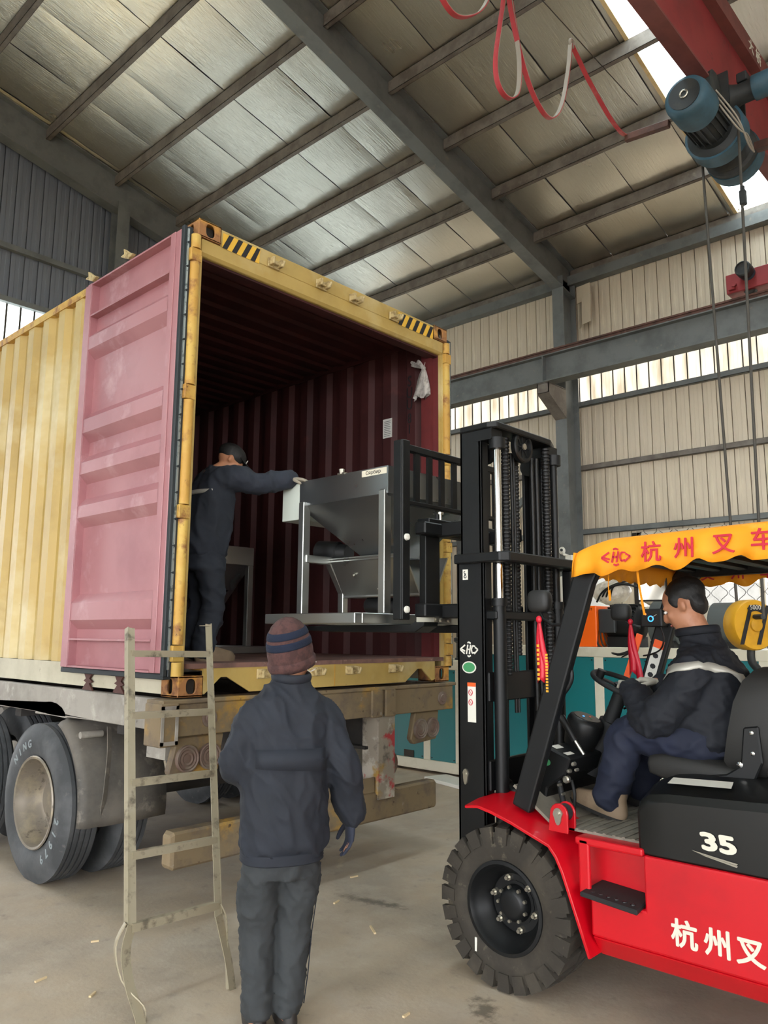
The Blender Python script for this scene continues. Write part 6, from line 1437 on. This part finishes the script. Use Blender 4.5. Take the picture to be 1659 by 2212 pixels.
g.tube([P1(.042+.080*math.cos(t), .004+.086*math.sin(t), 1.423+.01*math.sin(t)) for t in np.linspace(0, 2*PI, 25)[:-1]], .020, 8, closed=True, flat=.5); g.build('collar', 'jacket_navy', jk, smooth=180)
g = G(); stack(g, [(P1(.018, .0, z), MR*(.172+.006*(k % 2)), MF*(.132+.005*(k % 2))) for k, z in enumerate((.662, .668, .674, .680, .686, .692, .698, .704))], 40); g.build('elastic_hem', 'jacket_navy', jk, smooth=180)
# back yoke flap
g = G(); vs = []
for k in range(13):
    x = -.155+.30*k/12; dep = -.150*math.sqrt(max(0, 1-(x/.215)**2)**.9)
    for (z, o_) in ((1.13, -.004), (1.055-.018*(k/12), -.013)): vs.append(P1(x+.025, dep-.002+o_ + .006, z))
g.add(vs, [(2*i, 2*i+1, 2*i+3, 2*i+2) for i in range(12)]); yk = g.build('back_yoke', 'jacket_navy', jk, smooth=180); md = yk.modifiers.new('solid', 'SOLIDIFY'); md.thickness = .006
g = G(); stack(g, [(P1(.018, 0, .60), MR*.155, MF*.115), (P1(.018, 0, .72), MR*.145, MF*.105)])
for (x1, x2, x3) in ((-.068, -.078, -.072), (.098, .082, .058)):
    limb(g, [P1(x1, 0, .64), P1((x1+x2)/2, .012, .50), P1(x2, .02, .36), P1((x2+x3)/2, 0, .20), P1(x3, -.01, .085)], [.092, .086, .074, .070, .066], 18)
tz_ = remesh(g, 'trousers', 'trouser_grey', man, .010, 2, [(8, (1, 1, .7), .010), (9, (1, 1, 1.2, 1), .010), (20, (1, 1, 1.6, 1), .005), (40, (1, 1, 1), .002)])
g = G(); g.tube([P1(.098+.088, -.02, .64), P1(.09+.082, -.015, .50), P1(.082+.072, -.01, .36), P1(.070+.068, -.02, .20), P1(.058+.062, -.03, .09)], .0025, 5); g.build('side_seam', 'slate_cloth', tz_)
for x3 in (-.072, .058):
    g = G(); stack(g, [(P1(x3, .055, .0), MR*.042, MF*.125), (P1(x3, .055, .025), MR*.045, MF*.130), (P1(x3, .05, .055), MR*.042, MF*.115), (P1(x3, .0, .085), MR*.04, MF*.06), (P1(x3, -.02, .11), MR*.038, MF*.042)]); g.build('shoe', 'shoe_dark', man, smooth=60)
g = G(); hand(g, RWr-U*.005, (-.02, .05, -1), -MR, MF, .30, .97, 1.08); remesh(g, 'glove', 'glove_navy', man, .004, 2)
# hat: tall knitted beanie with rolled brim and two dark bands
hu = (U - hf*.30).normalized(); hfv = (hf - hu*hf.dot(hu)).normalized(); hr = hfv.cross(hu)
def hat_r(t):  # profile t 0 (brim) .. 1 (crown)
    k = [(0, .098), (.12, .103), (.35, .105), (.55, .100), (.72, .089), (.86, .068), (.95, .042), (1.0, .010)]
    for (a, ra), (b, rb2) in zip(k, k[1:]):
        if a <= t <= b: return ra+(rb2-ra)*(t-a)/(b-a)
hb0 = hc + Vector((0, 0, -.055)) + hf*.006
def hat_ring(t, off=0, n=36): 
    r_ = hat_r(t)+off; c = hb0 + hu*(.232*t); return [c + hr*(r_*.93*math.cos(2*PI*j/n)) + hfv*(r_*1.08*math.sin(2*PI*j/n)) for j in range(n)]
g = G(); g.loft([hat_ring(t) for t in np.linspace(0, 1, 22)]); ht = g.build('knitted_hat', 'knit_brown', man, smooth=180)
for (a, b) in ((.44, .58), (.64, .77)):
    g = G(); g.loft([hat_ring(a, -.004)] + [hat_ring(t, .0025) for t in np.linspace(a, b, 5)] + [hat_ring(b, -.004)], False); g.build('hat_band', 'knit_navy', ht, smooth=180)
g = G(); g.loft([hat_ring(.0, -.004), hat_ring(.0, .006), hat_ring(.08, .010), hat_ring(.17, .007), hat_ring(.20, -.002)], False); g.build('hat_cuff', 'knit_brown', ht, smooth=180)
er = hc + hf.cross(U)*.078
g = G(); g.tube(catmull([er-U*.005-hf*.02, er-U*.05-hf*.0, er-U*.07+hf*.03, er-U*.06+hf*.07], 5), .0025, 6); g.tube(catmull([er+U*.01-hf*.02, er-U*.0+hf*.03, er-U*.03+hf*.075], 5), .0025, 6); g.build('mask_strap', 'mask_strap', man)

# ---- worker inside the container, right arm stretched to the hopper
ang = math.radians(99); WF = Vector((math.sin(ang), math.cos(ang), 0)); WRt = Vector((WF.y, -WF.x, 0)); WO = Vector((.42, .42, 1.436))
def P2(x, y, z): return WO + WRt*x + WF*y + Vector((0, 0, z))
hc2 = P2(.03, .145, 1.315); hf2 = (WF*.78 + WRt*.30 - U*.52).normalized(); hu2 = (U*.85+WF*.5).normalized()
wrist = Vector((.80, -.005, 2.615)); sh = P2(.165, .05, 1.19); elb = (sh+wrist)/2 + Vector((-.02, .0, -.04))
lsh = P2(-.17, .05, 1.18); lel = P2(-.22, .02, .95); lwr = P2(-.22, -.03, .84)
g = G(); head(g, hc2, hf2, hu2, .95); limb(g, [P2(0, .02, 1.20), P2(.02, .08, 1.25), hc2-hu2*.04], [.06, .055, .05])
stack(g, [(P2(0, .0, .70), WRt*.10, WF*.07), (P2(0, .02, .95), WRt*.13, WF*.09), (P2(0, .04, 1.12), WRt*.12, WF*.08), (P2(0, .05, 1.18), WRt*.06, WF*.05)])
limb(g, [sh-WRt*.04-U*.03, elb, wrist], [.04, .040, .03]); limb(g, [lsh+WRt*.04-U*.03, lel, lwr], [.04, .040, .03])
hd2 = Vector((.35, -.9, -.12)); hand(g, wrist, hd2, -U, Vector((-1, -.3, 0)), .30, .95, .70); hand(g, lwr, -U, WRt, WF, .3, .95, .92)
for x in (-.09, .09): limb(g, [P2(x, -.01, .66), P2(x, .03, .40), P2(x, -.02, .08)], [.07, .05, .04]); limb(g, [P2(x, -.04, .05), P2(x, .12, .04)], [.035, .03])
wk = remesh(g, 'person', 'skin', None, .010, 2, org=WO); tag(wk, 'person in dark workwear and cap inside the container reaching for the hopper', 'person')
face(hc2, hf2, hu2, wk, .95)
g = G(); stack(g, [(P2(0, -.015, .665), WRt*.165, WF*.135), (P2(0, -.01, .74), WRt*.18, WF*.155), (P2(0, .01, .90), WRt*.185, WF*.16), (P2(0, .03, 1.04), WRt*.19, WF*.15), (P2(0, .04, 1.15), WRt*.18, WF*.12), (P2(.0, .05, 1.215), WRt*.13, WF*.09), (P2(.01, .065, 1.255), WRt*.080, WF*.080), (P2(.015, .078, 1.275), WRt*.075, WF*.075)], 26)
limb(g, [P2(.12, .045, 1.165), sh*.6+elb*.4, elb, elb*.45+wrist*.55, wrist*.92+elb*.08], [.085, .082, .070, .066, .056], 18); limb(g, [P2(-.12, .045, 1.165), lsh*.5+lel*.5, lel, lwr], [.085, .08, .066, .052], 18)
j2 = remesh(g, 'jacket', 'slate_cloth', wk, .012, 3, WR_J)
g = G(); vs = []
for k in range(15):
    t = math.radians(-62+124*k/14); c_ = P2(.188*math.sin(t), .035-.150*math.cos(t), 1.075)
    vs += [c_+U*.014, c_-U*.014]
g.add(vs, [(2*i, 2*i+1, 2*i+3, 2*i+2) for i in range(14)]); o = g.build('reflective_strip', 'reflect', j2, smooth=180); md = o.modifiers.new('solid', 'SOLIDIFY'); md.thickness = .012; md.offset = 1
g = G(); stack(g, [(P2(0, -.01, .58), WRt*.165, WF*.13), (P2(0, -.01, .80), WRt*.165, WF*.135)])
for x in (-.085, .085): limb(g, [P2(x, 0, .62), P2(x, .02, .47), P2(x, .03, .33), P2(x, -.01, .16), P2(x, -.02, .07)], [.09, .085, .075, .075, .078], 18)
remesh(g, 'trousers', 'slate_cloth', wk, .012, 2, [(8, (1, 1, .7), .010), (9, (1, 1, 1.2, 1), .012), (20, (1, 1, 1.3), .005)])
for x in (-.09, .09):
    g = G(); stack(g, [(P2(x, .06, .0), WRt*.045, WF*.135), (P2(x, .06, .03), WRt*.048, WF*.14), (P2(x, .055, .06), WRt*.044, WF*.12), (P2(x, .0, .09), WRt*.042, WF*.06)]); g.build('shoe', 'shoe_tan', wk, smooth=60)
g = G(); hand(g, wrist, hd2, -U, Vector((-1, -.3, 0)), .30, .97, 1.1); remesh(g, 'glove', 'glove_beige', wk, .005, 2)
g = G(); rr = hf2.cross(hu2); ell(g, hc2+hu2*.048-hf2*.008, (rr*.083, hf2*.103, hu2*.078), 24, 16)
rings = []
for t in np.linspace(-1, 1, 11): pass
cp = remesh(g, 'cap', 'hair', wk, .006, 2)
g = G(); vs = []
for k in range(13):
    t = math.radians(-60+120*k/12); inn = hc2+hu2*.036+rr*(.080*math.sin(t))+hf2*(.095*math.cos(t)-.005); out = inn + rr*(.015*math.sin(t)) + hf2*(.075*math.cos(t)**.6) - hu2*.022; vs += [inn, out]
g.add(vs, [(2*i, 2*i+1, 2*i+3, 2*i+2) for i in range(12)]); o = g.build('cap_brim', 'hair', cp, smooth=180); md = o.modifiers.new('solid', 'SOLIDIFY'); md.thickness = .004
g = G(); c_ = hc2+hu2*.055+hf2*.093; g.extr([c_+rr*a+hu2*b for a, b in ((-.014, -.02), (.014, -.02), (.014, .02), (-.014, .02))], hf2*.006); g.build('cap_badge', 'reflect', cp)

# ---- forklift driver
DO = Vector((1.30, -2.48, 1.09))
hc3 = Vector((1.285, -2.375, 1.755)); hf3 = Vector((-.12, .86, -.42)).normalized(); hu3 = Vector((0, .40, .90)).normalized()
dls, dle, dlw = Vector((1.085, -2.47, 1.475)), Vector((1.02, -2.30, 1.22)), Vector((1.165, -2.135, 1.365))
drs, dre, drw = Vector((1.515, -2.45, 1.475)), Vector((1.565, -2.30, 1.23)), Vector((1.43, -2.155, 1.375))
XV, YV = Vector((1, 0, 0)), Vector((0, 1, 0))
g = G(); head(g, hc3, hf3, hu3, 1.06); limb(g, [(1.30, -2.47, 1.50), (1.295, -2.435, 1.60), hc3-hu3*.05], [.075, .066, .062])
stack(g, [((1.3, -2.50, 1.10), XV*.17, YV*.13), ((1.3, -2.47, 1.25), XV*.18, YV*.15), ((1.3, -2.47, 1.40), XV*.15, YV*.10), ((1.3, -2.46, 1.50), XV*.08, YV*.06)])
limb(g, [dls+Vector((.05, 0, -.05)), dle, dlw], [.045, .045, .034]); limb(g, [drs+Vector((-.05, 0, -.05)), dre, drw], [.045, .045, .034])
hand(g, dlw, (.75, .55, .1), (-.1, .3, -.95), (.3, -.2, 1), .65, .95, .70); hand(g, drw, (-.5, .75, .15), (-.2, .2, -.95), (-.3, -.3, 1), .65, .95, .70)
KN = {-1: ((1.17, -2.46, 1.13), (1.13, -2.13, 1.14), (1.11, -2.03, .84)), 1: ((1.43, -2.46, 1.13), (1.50, -2.12, 1.13), (1.48, -2.02, .84))}
for s_ in (-1, 1): limb(g, list(KN[s_]), [.085, .06, .042]); limb(g, [Vector(KN[s_][2])-U*.05, Vector(KN[s_][2])+Vector((0, .13, -.03))], [.036, .03])
dv = remesh(g, 'person', 'skin_head', None, .009, 2, org=DO); tag(dv, 'person in navy workwear driving the forklift, looking down at the controls', 'person')
face(hc3, hf3, hu3, dv, 1.06)
g = G(); stack(g, [((1.3, -2.44, 1.085), XV*.20, YV*.20), ((1.3, -2.435, 1.13), XV*.225, YV*.225), ((1.3, -2.44, 1.22), XV*.225, YV*.225), ((1.3, -2.455, 1.34), XV*.22, YV*.205), ((1.3, -2.465, 1.45), XV*.215, YV*.165), ((1.3, -2.46, 1.525), XV*.16, YV*.12), ((1.3, -2.445, 1.58), XV*.10, YV*.10), ((1.298, -2.43, 1.635), XV*.085, YV*.092)], 28)
limb(g, [(1.17, -2.465, 1.49), (1.10, -2.46, 1.44), dls+Vector((-.015, .06, -.13)), dle, dle*.4+dlw*.6, dlw*.95+dle*.05], [.080, .092, .090, .080, .070, .058], 18); limb(g, [(1.43, -2.46, 1.485), (1.5, -2.455, 1.44), drs+Vector((.01, .05, -.09)), dre, drw*.9+dre*.1], [.080, .092, .09, .078, .058], 18)
j3 = remesh(g, 'jacket', 'work_navy', dv, .010, 3, [(6, (1, 1, 1.2), .010), (7, (1, 1, 1.3, 1), .012), (15, (1, 1, 1.6, 1), .006), (34, (1, 1, 1.4), .002)])
g = G(); g.tube([Vector((1.298+.088*math.cos(t), -2.425+.094*math.sin(t), 1.635-.012*math.sin(t))) for t in np.linspace(0, 2*PI, 25)[:-1]], .02, 8, closed=True, flat=.55); g.build('collar', 'work_navy', j3, smooth=180)
# reflective strip across the back and round the near shoulder
Q = []
for k in range(17):
    t = k/16; a = math.radians(200 - 125*t*1.0)   # from the near side round the back
    x = 1.30 + .236*math.cos(a); y = -2.46 - .200*math.sin(a); z = 1.405 + .075*math.sin(PI*min(1, t*1.25))**1.0 + .0
    Q.append(Vector((x, y, z)))
dg_ = bpy.context.evaluated_depsgraph_get()
from mathutils.bvhtree import BVHTree
me_ = j3.data; bv = BVHTree.FromPolygons([v.co + ORG[j3.name] for v in me_.vertices], [tuple(p.vertices) for p in me_.polygons])
def wrap_strip(Q, wid, par, name, mt_, off=.005):
    vs = []
    for i, q in enumerate(Q):
        t = (Q[min(i+1, len(Q)-1)]-Q[max(i-1, 0)]).normalized(); row = []
        for k in (-1, 0, 1):
            hit = bv.find_nearest(q); n_ = hit[1]; sd = n_.cross(t).normalized(); p = hit[0]+sd*(k*wid/2); h2 = bv.find_nearest(p + n_*.02); row.append(h2[0]+h2[1]*off)
        vs += row
    g = G(); g.add(vs, [(3*i+j, 3*i+j+1, 3*i+4+j, 3*i+3+j) for i in range(len(Q)-1) for j in range(2)]); o = g.build(name, mt_, par, smooth=180)
    md = o.modifiers.new('solid', 'SOLIDIFY'); md.thickness = .004; md.offset = 0; return o
wrap_strip(Q, .040, j3, 'reflective_strip', 'reflect')
g = G(); stack(g, [((1.3, -2.52, 1.08), XV*.19, YV*.15), ((1.3, -2.48, 1.16), XV*.19, YV*.15)])
for s_ in (-1, 1):
    a, b, c_ = [Vector(q) for q in KN[s_]]
    limb(g, [a, a*.5+b*.5+U*.015, b+Vector((0, .0, .0)), b*.45+c_*.55+Vector((0, .0, 0)), c_+Vector((0, .0, .0))], [.115, .105, .090, .082, .078], 18)
remesh(g, 'trousers', 'work_trouser', dv, .011, 2, [(8, (1, 1, 1), .010), (9, (1, 1, 1.2, 1), .010), (20, (1, 1, 1.3), .004)])
for s_ in (-1, 1):
    c_ = Vector(KN[s_][2]); ft = Vector((0, .93, .22 if s_ < 0 else .15)).normalized(); fu = XV.cross(ft); o_ = Vector((c_.x, c_.y+.055, .80 if s_ < 0 else .79)); fu = fu if fu.z > 0 else -fu
    g = G(); stack(g, [(o_-fu*.018, XV*.045, ft*.145), (o_+fu*.008, XV*.048, ft*.15), (o_+fu*.04-ft*.01, XV*.045, ft*.13), (o_+fu*.065-ft*.06, XV*.044, ft*.07), (o_+fu*.10-ft*.08, XV*.042, ft*.05)])
    sh_ = g.build('shoe', 'shoe_tan' if s_ < 0 else 'shoe_dark', dv, smooth=60); g = G(); stack(g, [(o_-fu*.034, XV*.046, ft*.148), (o_-fu*.018, XV*.047, ft*.15)]); g.build('shoe_sole', 'sole', sh_)
for (w_, d_, n_, t_2) in ((dlw, (.75, .55, .1), (-.1, .3, -.95), (.3, -.2, 1)), (drw, (-.5, .75, .15), (-.2, .2, -.95), (-.3, -.3, 1))):
    g = G(); hand(g, w_, d_, n_, t_2, .65, .97, 1.12); remesh(g, 'glove', 'glove_white', dv, .0045, 2)
g = G(); rr = hf3.cross(hu3); ell(g, hc3+hu3*.052-hf3*.026, (rr*.086, hf3*.100, hu3*.084), 26, 18); ell(g, hc3-hf3*.062-hu3*.004, (rr*.072, hf3*.046, hu3*.070), 20, 14)
for s_ in (-1, 1): ell(g, hc3+rr*s_*.068+hu3*.035+hf3*.012, (rr*.016, hf3*.035, hu3*.042), 14, 10)
remesh(g, 'hair', 'hair', dv, .006, 1, [(40, (1, 1, 1), .003)])
